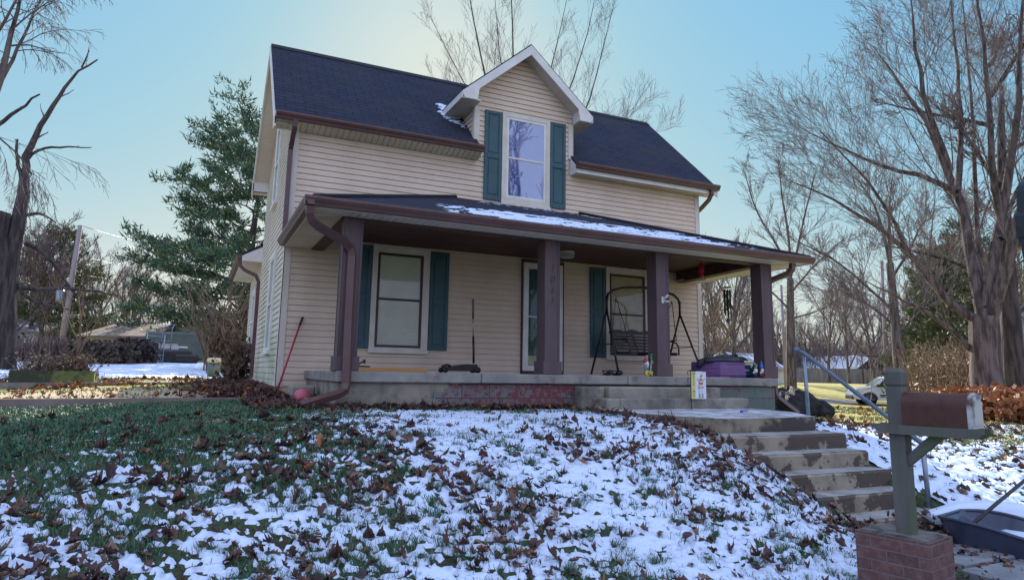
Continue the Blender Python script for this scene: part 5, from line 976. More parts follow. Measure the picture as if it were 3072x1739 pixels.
for x in (5.96, 7.07):
    ar = MB(); ar.tube([(x, sy-.30, .66), (x, sy-.30, .80), (x, sy-.24, .88), (x, sy-.1, .92), (x, sy+.2, .93), (x, sy+.3, .93)], .016, 6); ar.bbox(x-.03, x+.03, sy-.22, sy+.3, .925, .945, 0, .005); ar.build('armrest', wd, T)
    ch = MB()
    for yy in (sy-.24, sy+.3):
        for i in range(26):
            f = i/26; a = np.array([x, yy, .93])*(1-f)+np.array([x-.1*(1 if x < 6.5 else -1), sy, 1.72])*f; ch.tube([a, a+np.array([0, (sy-yy)*.03, .028])], .006 if i % 2 else .009, 4)
    ch.build('chain', M_['black'], T)
# trolley jack with tall handle
T = thing('trolley_jack', 'black trolley jack with long upright handle standing on the porch against the wall', 'jack', (2.8, -1.0, FL))
b = MB(); b.prism([(2.46, -1.09, .30), (2.52, -1.09, .345), (2.84, -1.09, .40), (3.03, -1.09, .40), (3.06, -1.09, .30), (2.9, -1.09, .285), (2.5, -1.09, .285)], (0, .20, 0)); b.tube([(2.60, -1.0, .36), (2.54, -1.0, .385), (2.44, -1.0, .35)], .022, 6); b.build('jack_body', M_['black'], T)
for x, rd in ((2.47, .042), (3.03, .05)):
    for yy in (-1.13, -.91): w = MB(); w.tube([(x, yy, FL+rd), (x, yy+.045, FL+rd)], rd, 12); w.build('wheel', M_['black'], T)
h = MB(); h.tube([(3.00, -1.0, .42), (2.985, -1.02, .62), (2.965, -1.04, .86)], .019, 8, 0); h.tube([(2.965, -1.04, .86), (2.945, -1.06, 1.15)], .012, 8, 1); h.tube([(2.945, -1.06, 1.15), (2.925, -1.08, 1.48)], .018, 8, 2); h.build('handle', [M_['black'], mat('bright_steel', (.45, .43, .4), None, 4, .35, 0, metal=.6), mat('grey_grip', (.13, .11, .10))], T)
# plank and clamp
b = MB(); b.bbox(.80, 1.86, -2.02, -1.75, FL, FL+.055, 0, .004); one(b, 'plank', mat('yellow_pine', (.50, .26, .085), (.40, .19, .06), 5, .55, .2, stretch=(.4, 4, 4), c3=(.16, .07, .03), sc3=3.2, lo3=.68, hi3=.70), 'short yellow pine plank lying on the porch under the left window', 'plank', (1.3, -1.9, FL))
b = MB(); b.tube([(.90, -1.72, .39), (.86, -1.72, .36), (.86, -1.72, .33), (1.1, -1.72, .325)], .010, 6); b.tube([(.92, -1.72, .345), (1.0, -1.72, .40), (1.03, -1.72, .42)], .012, 6); b.frame((1.0, -1.74, .37), (1, 0, 0), (0, 1, 0), (0, 0, 1), .03, .03, .055); one(b, 'clamp', M_['black'], 'small black clamp lying on the plank beside the left porch post', 'clamp', (.95, -1.72, .32))
# clogs
for x, a in ((4.95, 'left'), (5.13, 'right')):
    b = MB(); b.blob((x, -2.05, FL+.02), (.055, .14, .022), 0, 12, 6); b.blob((x, -2.12, FL+.045), (.058, .075, .045), 0, 12, 6); b.tube([(x-.05, -2.02, FL+.05), (x-.045, -1.95, FL+.075), (x+.045, -1.95, FL+.075), (x+.05, -2.02, FL+.05)], .009, 5)
    one(b, 'clog', M_['blackplastic'], 'black rubber clog on the porch floor, the %s one of the pair' % a, 'clog', (x, -2.05, FL), 'pair of black clogs')
# welcome statue: gnome, frog and sign over sunflowers
gr = lambda n, c: mat(n, c, tuple(x*.85 for x in c), 20, .5, .15)
T = thing('gnome_statue', 'small painted statue of red-hatted gnome, green frog and welcome sign over sunflowers beside third post', 'statue', (5.40, -2.56, FL))
b = MB(); b.blob((5.335, -2.56, .36), (.030, .032, .10), 0); b.blob((5.35, -2.575, .44), (.042, .036, .06), 1); b.lathe((5.335, -2.56, .47), [(.038, 0), (.036, .03), (.022, .06), (.008, .085), (.0, .095)], 12, 2); b.blob((5.322, -2.598, .43), (.022, .012, .016), 3, 8, 6); b.blob((5.375, -2.56, .40), (.018, .03, .085), 0)
b.build('gnome', [gr('gnome_grey', (.22, .22, .25)), gr('gnome_beard', (.75, .73, .72)), gr('gnome_red', (.55, .03, .07)), gr('gnome_blue', (.12, .22, .45))], T)
b = MB(); b.frame((5.395, -2.60, .315), (.97, 0, .0), (0, 1, 0), (.17, 0, .985), .050, .022, .205); text_mesh(b, 'WELCOME', (5.438, -2.602, .418), (.17, 0, .985), (-.985, 0, .17), .043, .003, 1); b.build('sign', [gr('sign_cream', (.62, .58, .42)), M_['black']], T)
b = MB(); b.blob((5.455, -2.56, .545), (.032, .024, .030), 0); b.blob((5.448, -2.572, .59), (.020, .018, .016), 0)
for q in (-.012, .012): b.blob((5.448+q, -2.58, .605), (.007, .007, .008), 0, 8, 6)
b.tube([(5.48, -2.57, .53), (5.495, -2.58, .55)], .007, 5); b.tube([(5.43, -2.575, .53), (5.415, -2.59, .525)], .007, 5); b.build('frog', gr('frog_green', (.06, .36, .14)), T)
for x in (5.345, 5.445):
    b = MB(); b.blob((x, -2.60, .30), (.050, .022, .046), 0, 14, 8, lambda d: 1+.12*math.cos(9*math.atan2(d[2], d[0]))); b.blob((x, -2.62, .302), (.018, .008, .018), 1, 10, 6); b.build('sunflower', [gr('petal_yellow', (.72, .60, .10)), gr('flower_centre', (.16, .10, .04))], T)
# garden flag
T = thing('garden_flag', 'welcome garden flag with striped-hat gnome hanging from a black hook in front of the porch', 'flag', (5.815, -3.42, -.22)); fy = -3.42
# flag sits just off the steps, scaled to its place
b = MB(); b.tube([(5.52, fy, -.22), (5.52, fy, .345), (5.505, fy, .355)], .006, 6); b.tube([(5.52, fy, .345), (5.80, fy, .345)], .006, 6); b.tube([(5.52, fy, .345), (5.47, fy, .342), (5.455, fy, .315), (5.47, fy, .29), (5.495, fy, .297)], .005, 6); b.build('flag_pole', M_['black'], T)
b = MB(); fx, fz, fw, fh = 5.525, -.065, .285, .405
def wave(u): return .008*math.sin(u*9)
for i in range(10):
    u0, u1 = i/10, (i+1)/10; b.add([(fx+fw*u0, fy+wave(u0), fz), (fx+fw*u1, fy+wave(u1), fz), (fx+fw*u1, fy+wave(u1), fz+fh), (fx+fw*u0, fy+wave(u0), fz+fh), (fx+fw*u0, fy+wave(u0)+.003, fz), (fx+fw*u1, fy+wave(u1)+.003, fz), (fx+fw*u1, fy+wave(u1)+.003, fz+fh), (fx+fw*u0, fy+wave(u0)+.003, fz+fh)], [(0, 1, 2, 3), (7, 6, 5, 4), (3, 2, 6, 7), (0, 4, 5, 1)], 1 if i < 3 else 0)
b.build('flag_cloth', [gr('flag_white', (.72, .73, .76)), gr('flag_yellow', (.70, .62, .22))], T)
b = MB(); o_ = fy-.014
for k, ch in enumerate('WELC'): text_mesh(b, ch, (fx+.042, o_, fz+.365-k*.052), (1, 0, 0), (0, 0, 1), .055, .001, 0)
b.box(fx+.038, fx+.046, o_-.001, o_+.001, fz+.148, fz+.156, 0)
for k, ch in enumerate('ME'): text_mesh(b, ch, (fx+.042, o_, fz+.105-k*.055), (1, 0, 0), (0, 0, 1), .055, .001, 0)
cx = fx+.175
for k in range(7): w0 = .046*(1-k/8); z0 = fz+.185+k*.028; b.prism([(cx-w0+.008*(k > 4)*(k-4), o_, z0), (cx+w0+.008*(k > 4)*(k-4), o_, z0), (cx+w0*.86+.01*(k > 3)*(k-3), o_, z0+.026), (cx-w0*.86+.01*(k > 3)*(k-3), o_, z0+.026)], (0, .002, 0), 1 if k % 2 else 2)
b.blob((cx, o_, fz+.17), (.056, .002, .017), 3, 12, 6); b.blob((cx, o_-.003, fz+.172), (.020, .002, .015), 2, 10, 6)
b.prism([(cx-.046, o_, fz+.155), (cx+.046, o_, fz+.155), (cx+.03, o_, fz+.08), (cx, o_, fz+.05), (cx-.03, o_, fz+.08)], (0, .002, 0), 4); b.tube([(cx-.03, o_, fz+.24), (cx-.075, o_, fz+.31)], .003, 4, 5); b.tube([(cx+.03, o_, fz+.25), (cx+.075, o_, fz+.31)], .003, 4, 5)
for dx in (-.03, .03): b.box(cx+dx-.008, cx+dx+.008, o_, o_+.002, fz+.03, fz+.075, 1)
b.box(cx-.05, cx+.05, o_, o_+.002, fz+.012, fz+.03, 6)
b.build('flag_print', [gr('print_olive', (.10, .13, .03)), gr('print_rust', (.35, .12, .06)), gr('print_cream', (.72, .52, .40)), gr('print_mauve', (.40, .25, .45)), gr('print_grey', (.62, .60, .68)), gr('print_dark', (.10, .09, .12)), gr('print_green', (.3, .5, .3))], T)
# purple-wrapped box with black bag
T = thing('purple_box', 'purple plastic-wrapped box on the porch with a black bag folded over its top', 'box', (7.0, -2.3, FL))
r = np.random.RandomState(3); b = MB(); px0, px1, py0, py1 = 6.60, 7.42, -2.62, -2.05
P = [(px0, py1-.1), (px0+.02, py0+.28), (6.82, py0), (7.40, py0+.02), (px1+.01, py1)]; L = []
for j, z in enumerate(np.linspace(FL, .515, 6)):
    sc = 1+.015*math.sin(j*1.3)-.02*(j in (0, 5)); L.append([(7.0+(x-7.0)*sc+r.randn()*.004, -2.33+(y+2.33)*sc+r.randn()*.004, z) for x, y in P])
n = 5; V = [p for l in L for p in l]; F = [(i*n+j, i*n+(j+1) % n, (i+1)*n+(j+1) % n, (i+1)*n+j) for i in range(5) for j in range(n)]+[tuple(range(5*n, 6*n))]; b.add(V, F, 0); b.build('wrapped_box', mat('purple_plastic', (.15, .065, .19), (.11, .045, .145), 4, .35, .5, 16, c3=(.10, .04, .20), sc3=7, lo3=.62, hi3=.70, bd=.02), T)
b = MB(); pts = [(6.58, -2.35, .42), (6.60, -2.38, .50), (6.72, -2.42, .545), (6.9, -2.42, .56), (7.1, -2.42, .595), (7.25, -2.42, .585), (7.40, -2.4, .565)]; b.tube(pts, [.035, .06, .055, .055, .06, .055, .04], 10); b.tube([(6.6, -2.5, .53), (6.85, -2.55, .55), (7.2, -2.58, .56), (7.4, -2.55, .54)], [.03, .04, .045, .03], 8); b.build('black_bag', mat('bag_plastic', (.020, .020, .030), (.045, .045, .07), 7, .3, .7, 18, bd=.03), T)
# folding table with bins, two dark cups on it
T = thing('side_table', 'small white-topped table on the porch in front of the end post', 'table', (7.85, -1.95, FL)); b = MB(); b.bbox(7.60, 8.10, -2.12, -1.62, .525, .565, 0, .015); b.bbox(7.62, 8.08, -2.10, -1.64, .485, .526, 0, .008); b.build('table_top', M_['white'], T)
for x in (7.63, 8.04):
    for y in (-2.09, -1.67): b = MB(); b.tube([(x, y, FL), (x, y, .49)], .012, 6); b.build('leg', M_['white'], T)
for x0, c, nm, lb in ((7.625, (.02, .09, .30), 'blue_bin', 'blue'), (7.80, (.015, .12, .06), 'green_bin', 'green')):
    b = MB(); b.prism([(x0+.01, -2.30, FL), (x0+.155, -2.30, FL), (x0+.17, -2.32, .43), (x0, -2.32, .43)], (0, .25, 0)); b.bbox(x0-.006, x0+.176, -2.335, -2.06, .305, .318, 0, .004); b.bbox(x0-.006, x0+.176, -2.335, -2.06, .425, .44, 0, .004); b.box(x0+.04, x0+.13, -2.327, -2.323, .38, .40, 1)
    one(b, 'plastic_bin', [gr(nm, c), M_['white']], '%s plastic bin with white label tucked under the side table' % lb, 'bin', (x0+.08, -2.2, FL))
for x, s, lb in ((8.0, 0, 'plain dark cup on the side table'), (8.24-.19, 1, '')):
    if lb: b = MB(); b.lathe((7.90, -1.75, .566), [(.040, 0), (.042, .11), (.038, .115), (.034, .01)], 14); one(b, 'tumbler', M_['blackplastic'], 'black tumbler standing left on the white side table', 'tumbler', (7.90, -1.75, .566), 'tumblers on the side table')
    else: b = MB(); b.lathe((8.05, -1.70, .566), [(.036, 0), (.044, .115), (.048, .12), (.04, .118)], 14); b.tube([(8.01, -1.70, .68), (8.03, -1.70, .705), (8.08, -1.70, .70)], .005, 5); one(b, 'tumbler', M_['blackplastic'], 'black tumbler with handle standing right on the white side table', 'tumbler', (8.05, -1.7, .566), 'tumblers on the side table')
# two gnomes at the foot of the end post
def gnome(x, y, hat, coat, label, spots=False):
    T = thing('garden_gnome', label, 'garden gnome', (x, y, FL), 'garden gnomes by the end post'); b = MB(); b.blob((x, y, FL+.075), (.052, .045, .075), 0); b.build('body', gr('coat', coat), T)
    b = MB(); b.blob((x, y-.022, FL+.125), (.040, .030, .050), 0); b.blob((x-.045, y-.02, FL+.09), (.018, .018, .018), 0, 8, 6); b.build('beard', gr('beard', (.72, .70, .68)), T)
    b = MB(); b.blob((x, y-.02, FL+.155), (.026, .024, .022), 0); b.blob((x, y-.047, FL+.15), (.008, .008, .008), 0, 8, 6); b.build('face', gr('face', (.55, .28, .20)), T)
    b = MB(); b.lathe((x, y, FL+.16), [(.042, 0), (.036, .03), (.022, .08), (.008, .13), (.0, .145)], 14); 
    if spots:
        for a, z in ((-1.6, .02), (-.9, .05), (-2.2, .07)): b.blob((x+math.cos(a)*.036, y+math.sin(a)*.036, FL+.17+z), (.011, .011, .014), 1, 8, 6)
    b.build('hat', [gr('hat', hat), gr('hat_spots', (.7, .7, .68))], T)
    for s in (-1, 1): b = MB(); b.blob((x+s*.026, y-.035, FL+.016), (.022, .034, .018), 0, 10, 6); b.build('boot', M_['blackplastic'], T)
gnome(7.615, -2.60, (.015, .08, .04), (.03, .04, .09), 'garden gnome in spotted dark green hat, beside the blue-hatted one', True); gnome(7.715, -2.66, (.03, .16, .45), (.30, .04, .06), 'garden gnome with pointed blue hat and red coat against the end post')
# wind chime, lantern
T = thing('wind_chime', 'dark wind chime with hanging tubes under the right porch eave', 'wind chime', (8.0, -1.75, 2.25)); cx, cyy = 8.22, -1.35
T.location = (cx, cyy, 1.9); BASE[T.name] = (cx, cyy, 1.9); b = MB()
zt = 2.02; b.tube([(cx, cyy, 2.268), (cx, cyy, zt+.13)], .003, 4); b.tube([(cx, cyy, zt+.13), (cx-.07, cyy, zt)], .003, 4); b.tube([(cx, cyy, zt+.13), (cx+.07, cyy, zt)], .003, 4); b.lathe((cx, cyy, zt-.012), [(.085, 0), (.09, .012), (.06, .02)], 16); b.build('hanger', M_['black'], T)
for k in range(6): a = k*1.047; l = .36+.05*k; b = MB(); b.tube([(cx+.06*math.cos(a), cyy+.06*math.sin(a), zt-.05), (cx+.06*math.cos(a), cyy+.06*math.sin(a), zt-.05-l)], .0135, 8); b.build('chime_tube', M_['black'], T)
b = MB(); b.tube([(cx, cyy, zt), (cx, cyy, zt-.60)], .002, 4); b.lathe((cx, cyy, zt-.27), [(.03, 0), (.03, .012)], 12); b.prism([(cx, cyy, zt-.72), (cx+.055, cyy, zt-.66), (cx, cyy, zt-.60), (cx-.055, cyy, zt-.66)], (0, .008, 0)); b.build('clapper_sail', M_['black'], T)
T = thing('hanging_feeder', 'red glass hummingbird feeder hanging from the porch ceiling between the last two posts', 'bird feeder', (7.28, -1.7, 2.1)); fx_, fy_ = 7.34, -1.62
b = MB(); b.lathe((fx_, fy_, 2.08), [(.045, .02), (.055, .05), (.04, .10), (.055, .16), (.05, .26), (.02, .31)], 14); b.build('bottle', mat('red_glass', (.42, .015, .02), None, 4, .2, 0), T); b = MB(); b.lathe((fx_, fy_, 2.05), [(.03, 0), (.085, .01), (.085, .028), (.03, .035)], 16); b.build('tray', mat('clear_tray', (.35, .33, .33), None, 4, .3, 0), T); b = MB(); b.tube([(fx_, fy_, 2.38), (fx_, fy_, 2.47)], .004, 4); b.build('wire', M_['black'], T)
# tools and ball at the left corner
T = thing('long_handled_tool', 'long red-handled tool with black grip leaning on the siding at the left corner', 'tool', (-.02, -.46, -.14)); b = MB(); b.tube([(-.03, -.47, -.1), (.30, -.06, .98)], .0155, 8); b.build('handle', gr('red_handle', (.42, .02, .05)), T); b = MB(); b.tube([(.30, -.06, .98), (.345, -.045, 1.12)], .019, 8); b.build('grip', M_['black'], T); b = MB(); b.prism([(-.11, -.5, -.15), (.05, -.46, -.15), (.02, -.46, -.06), (-.06, -.48, -.06)], (0, .02, 0)); b.build('tool_head', M_['beam'], T)
b = MB(); b.blob((.15, -1.95, -.10), (.115, .115, .115), 0, 24, 16); one(b, 'playground_ball', mat('pink_rubber', (.52, .11, .16), (.42, .09, .13), 6, .5, .1), 'dusty pink playground ball by the porch corner', 'ball', (.15, -1.95, -.2))
b = MB(); b.bbox(.06, .40, -1.45, -1.1, -.22, .045, 0, .03); one(b, 'concrete_block', M_['conc'], 'loose pale concrete block between the pink ball and the porch slab', 'block', (.2, -1.3, -.2))
b = MB(); b.frame((-9, -1.0, -.31), (.995, -.03, .008), (0, 1, 0), (0, 0, 1), 8.9, .09, .11); one(b, 'timber_edging', mat('grey_timber', (.24, .19, .16), (.15, .12, .10), 3, .85, .5), 'low weathered timber edging along the lawn left of the house', 'edging', (-4.5, -1, -.3))
b = MB(); b.frame((-5.5, 4.1, -.2), (.995, .03, .012), (0, 1, 0), (0, 0, 1), 5.2, .08, .12); one(b, 'path_edging', mat('grey_timber', (.26, .23, .21), (.16, .14, .13), 3, .85, .5), 'long pale edging strip beyond the leaf-strewn path', 'edging', (-3, 4.1, -.15))
# downspout splash litter items: blue box on the landing
b = MB(); b.bbox(5.62, 5.72, -4.35, -4.29, -.213, -.18, 0, .004); b.box(5.625, 5.715, -4.352, -4.35, -.207, -.195, 1); one(b, 'small_carton', [gr('carton_blue', (.08, .13, .42)), M_['white']], 'tiny blue carton lying on the frosty landing', 'carton', (5.67, -4.32, -.213))
# dried stalks at the rear left corner
brush('dead_stalks', 'sheaf of brown dead plant stalks leaning at the rear corner of the house', 'dead plant', [(-.35, 5.3), (-.25, 5.9)], 1.15, .22, 60, M_['twigt'], 31, leafy=2, lm=mat('stalk_leaves', (.13, .075, .05), (.08, .05, .04)), rad=.011, lsz=.10, droop=.1)
b = MB(); b.lathe((-.72, 9.6, .02), [(.16, 0), (.17, .35), (.15, .40)], 14, 0); b.bbox(-.92, -.55, 9.35, 9.7, .42, .56, 1, .05); one(b, 'utility_bin', [gr('bin_green', (.14, .19, .17)), gr('bin_lid', (.62, .55, .38))], 'small green bin with beige lid behind the rear corner', 'bin', (-.72, 9.6, .02))
# ---- handrail
T = thing('handrail', 'blue-grey galvanized pipe handrail running down beside the garden steps', 'handrail', (6.1, -5, -.4))
b = MB(); b.tube([(6.04, -4.93, .625), (6.08, -5.0, .60), (5.93, -6.0, .02), (5.78, -6.80, -.44)], .025, 10); b.blob((6.04, -4.93, .63), (.045, .045, .042), 0); b.build('rail', mat('painted_pipe', (.13, .16, .21), (.09, .12, .16), 10, .4, .1, metal=.3), T)
for p, q in (((6.09, -5.0, .60), (6.15, -4.98, -.42)), ((5.80, -6.72, -.40), (5.83, -6.72, -1.05))): b = MB(); b.tube([p, q], .024, 10); b.lathe((q[0], q[1], q[2]-.005), [(.06, 0), (.06, .012)], 10); b.build('rail_post', M_['galv'], T)
# ---- mailbox on its post in the brick planter
A_ = np.array([.208, -.978, 0]); B_ = np.array([.978, .208, 0]); Z_ = np.array([0, 0, 1.]); O = np.array([3.36, -8.20, 0])
gw = mat('grey_green_timber', (.13, .125, .105), (.075, .075, .065), 4, .85, .6, 20, stretch=(1, 1, .2), c3=(.10, .13, .06), sc3=2, lo3=.5, hi3=.62)
def fr(mb, a0, a1, b0, b1, z0, z1, mi=0): mb.frame(O+A_*a0+B_*b0+Z_*z0, A_, B_, Z_, a1-a0, b1-b0, z1-z0, mi)
T = thing('mailbox_post', 'weathered grey-green timber mailbox post with cross arm set in the brick planter', 'post', tuple(O+Z_*-.8)); h = .051
b = MB(); fr(b, -h, h, -h, h, -.80, .20)
for z0, z1, s0, s1 in ((.20, .215, 1, .86), (.215, .23, .86, 1.08), (.23, .315, 1.08, 1.08), (.315, .345, 1.08, .60)):
    V = [O+A_*sa*h*s+B_*sb*h*s+Z_*z for z, s in ((z0, s0), (z1, s1)) for sa, sb in ((-1, -1), (1, -1), (1, 1), (-1, 1))]; b.add(V, [(0, 1, 5, 4), (1, 2, 6, 5), (2, 3, 7, 6), (3, 0, 4, 7), (4, 5, 6, 7), (3, 2, 1, 0)])
b.build('post_shaft', gw, T)
b = MB(); P = [(-.155, -.048), (-.155, -.062), (-.10, -.112), (.50, -.108), (.535, -.075), (.535, -.044)]; b.prism([O+A_*a+B_*(-h-.04)+Z_*z for a, z in P], B_*.04); b.prism([O+A_*a+B_*(h)+Z_*z for a, z in P], B_*.04); b.build('cross_arm', gw, T)
b = MB(); b.prism([O+A_*a+B_*-.028+Z_*z for a, z in ((h, -.33), (h, -.25), (.20, -.11), (.29, -.11))], B_*.056); b.build('brace', gw, T)
T = thing('mailbox', 'rusty brown metal mailbox with arched top and pale door on the timber arm', 'mailbox', tuple(O+A_*.3+Z_*-.045))
def rustmat(name, pale):
    m, t, b = newmat(name); v = coord(t); n = noise(t, 9, 7, .7, v); n2 = noise(t, 3.5, 5, .6, v)
    out = ramp(t, n.outputs[0], [(.3, (.055, .019, .015)), (.5, (.090, .030, .019)), (.7, (.036, .015, .014))]).outputs[0]
    if pale: out = mix(t, ramp(t, n2.outputs[0], [(.40, 0.), (.50, 1.)]).outputs[0], out, (.50, .49, .48))
    else: out = mix(t, ramp(t, n2.outputs[0], [(.60, 0.), (.70, .9)]).outputs[0], out, (.38, .30, .24))
    lk(t, out, b.inputs['Base Color']); b.inputs['Roughness'].default_value = .6; b.inputs['Metallic'].default_value = .2; bump(t, b, n.outputs[0], .3, .004); return m
def boxprof(w, z0, hh): 
    pr = [(-w, z0), (-w, z0+hh-w)]+[(-w*math.cos(math.pi*i/12), z0+hh-w+w*math.sin(math.pi*i/12)) for i in range(1, 12)]+[(w, z0+hh-w), (w, z0)]; return pr
b = MB(); b.prism([O+A_*.058+B_*(x)+Z_*z for x, z in boxprof(.088, -.044, .222)], A_*.40); b.build('mailbox_body', rustmat('rusty_metal', False), T)
b = MB(); b.prism([O+A_*.458+B_*(x)+Z_*z for x, z in boxprof(.092, -.044, .227)], A_*.028); b.prism([O+A_*.486+B_*(x)+Z_*z for x, z in boxprof(.070, -.02, .18)], A_*.008); b.build('mailbox_door', rustmat('pale_worn_metal', True), T)
b = MB(); b.frame(O+A_*.494+B_*-.01+Z_*.145, A_, B_, Z_, .02, .02, .03); b.build('latch', M_['galv'], T)
def brickmat():
    m, t, b = newmat('red_brick'); uv = t.nodes.new('ShaderNodeUVMap'); br = t.nodes.new('ShaderNodeTexBrick'); br.inputs['Scale'].default_value = 1; br.inputs['Brick Width'].default_value = .205; br.inputs['Row Height'].default_value = .077; br.inputs['Mortar Size'].default_value = .006; br.inputs['Mortar Smooth'].default_value = .4
    br.inputs['Color1'].default_value = (.15, .062, .055, 1); br.inputs['Color2'].default_value = (.09, .042, .040, 1); br.inputs['Mortar'].default_value = (.15, .11, .10, 1); lk(t, uv.outputs[0], br.inputs['Vector']); n = noise(t, 14, 6, .7, uv.outputs[0])
    out = mix(t, ramp(t, n.outputs[0], [(.45, 0.), (.75, .6)]).outputs[0], br.outputs[0], (.26, .17, .15)); lk(t, out, b.inputs['Base Color']); b.inputs['Roughness'].default_value = .9
    s = t.nodes.new('ShaderNodeMath'); s.operation = 'MULTIPLY_ADD'; s.inputs[1].default_value = -1.2; lk(t, br.outputs['Fac'], s.inputs[0]); lk(t, n.outputs[0], s.inputs[2]); bump(t, b, s.outputs[0], .6, .012); return m
T = thing('brick_planter', 'low red brick planter with mortar-topped core holding the mailbox post', 'planter', tuple(O+Z_*-1.3))
a0, a1, b0, b1 = -.28, .20, -.16, .21
def walls():
    me = bpy.data.meshes.new('brick_wall'); V = []; F = []; UV = []; base = np.array(BASE[T.name]); u = 0
    cs = [(a0, b0), (a1, b0), (a1, b1), (a0, b1)]
    for i in range(4):
        p, q = cs[i], cs[(i+1) % 4]; l = abs(p[0]-q[0])+abs(p[1]-q[1]); k = len(V)
        for (a, bb), z in ((p, -1.5), (q, -1.5), (q, -.788), (p, -.788)): V.append(tuple(O+A_*a+B_*bb+Z_*z-base))
        F.append((k, k+1, k+2, k+3)); UV += [(u, 0), (u+l, 0), (u+l, .712), (u, .712)]; u += l
    k = len(V); V += [tuple(O+A_*a+B_*bb+Z_*-.788-base) for a, bb in cs]; F.append((k, k+1, k+2, k+3)); UV += [(a*1.0, bb*.5) for a, bb in cs]
    me.from_pydata(V, [], F); l = me.uv_layers.new(name='UVMap'); l.data.foreach_set('uv', [c for q in UV for c in q]); me.materials.append(brickmat()); o = bpy.data.objects.new('brick_wall', me); S.collection.objects.link(o); o.parent = T
walls(); b = MB(); fr(b, a0+.025, a1-.02, b0+.02, b1-.02, -.80, -.778); b.build('mortar_cap', mat('mortar_top', (.20, .18, .16), (.12, .11, .10), 8, .9, .6, 40, c3=(.06, .05, .045), sc3=6), T)
# ---- tub with snow, rolls of snow-covered stuff
tb = mat('dark_plastic_tub', (.055, .065, .105), (.038, .046, .078), 4, .28, .2, 12)
T = thing('plastic_tub', 'dark moulded plastic yard-cart tub with melting snow beside the sidewalk', 'tub', (5.7, -7.7, -1.2)); c0 = np.array([4.98, -7.30, 0]); du = np.array([.22, -.975, 0]); dv = np.array([.975, .22, 0])
def prof(u): return 1+.10*math.sin(u*5)
NU, NV = 28, 14; V = []
for i in range(NU):
    u = i/(NU-1)
    for j in range(NV):
        v = j/(NV-1); e = min(u, 1-u)*2; f = min(v, 1-v)*2; rim = -1.03+.035*math.sin(u*7+.6)-.03*u; depth = .13*min(1, e*3.2)*min(1, f*3)**.7; rise = .035*math.exp(-((min(e*1.0, f*.5))/.14)**2*4)
        wv = .78*(1-.35*(1-min(1, e*2.5))**2); p = c0+du*(u*1.55)+dv*((v-.5)*wv+.42); V.append((p[0], p[1], rim-depth+rise))
idx_ = lambda i, j: i*NV+j; F = [(idx_(i, j), idx_(i+1, j), idx_(i+1, j+1), idx_(i, j+1)) for i in range(NU-1) for j in range(NV-1)]
b = MB(); b.add(V, F, 0, True); edge = [(i, 0) for i in range(NU)]+[(NU-1, j) for j in range(1, NV)]+[(i, NV-1) for i in range(NU-2, -1, -1)]+[(0, j) for j in range(NV-2, 0, -1)]
E_ = [np.array(V[idx_(*k)]) for k in edge]; ctr = sum(E_)/len(E_); lowr = [np.array([ctr[0]+(p[0]-ctr[0])*.86, ctr[1]+(p[1]-ctr[1])*.9, -1.235]) for p in E_]; m_ = len(E_); b.add(E_+lowr, [(i, (i+1) % m_, m_+(i+1) % m_, m_+i) for i in range(m_)], 0, True); b.tube(E_+[E_[0]], .016, 6); b.build('tub_shell', tb, T)
for s in (0, 1):
    b = MB(); p = c0+du*(.25+.95*s)+dv*.12; b.tube([(p[0], p[1], -1.02), (p[0]+.45, p[1]+.02, -.86), (p[0]+1.5, p[1]+.06, -.50)], .017, 8); b.build('handle_bar', M_['black'], T)
def mound(name, label, c, rx, ry, rz, rot, seed, mt, bz=None):
    b = MB(); rr = np.random.RandomState(seed); ph = rr.rand(6)*6
    def fn(d): return 1+.05*math.sin(d[0]*5+ph[0])+.05*math.sin(d[1]*6+ph[1])+.03*math.sin(d[2]*9+ph[2])
    b.blob((0, 0, 0), (rx, ry, rz), 0, 28, 14, fn); V = np.concatenate(b.v); ca, sa = math.cos(rot), math.sin(rot); V = np.stack([V[:, 0]*ca-V[:, 1]*sa+c[0], V[:, 0]*sa+V[:, 1]*ca+c[1], V[:, 2]+c[2]], -1); b.v = [V]
    return one(b, name, mt, label, 'snow mound', c)
mound('snowy_roll', 'long rounded snow-covered roll lying behind the plastic tub', (6.10, -7.22, -1.06), .78, .17, .15, -.42, 1, M_['snow']); mound('snowy_roll', 'second rounded snow-covered roll cut off by the right edge', (7.25, -7.55, -1.04), .5, .18, .17, -.3, 2, M_['snow'])
b = MB(); p = c0+du*.9+dv*.42; b.blob((p[0], p[1], -1.10), (.24, .55, .05), 0, 16, 8, lambda d: 1+.15*math.sin(d[0]*7)+.12*math.sin(d[1]*9)); one(b, 'snow_heap', M_['snow'], 'half-melted snow lying inside the plastic tub', 'snow', (p[0], p[1], -1.16))
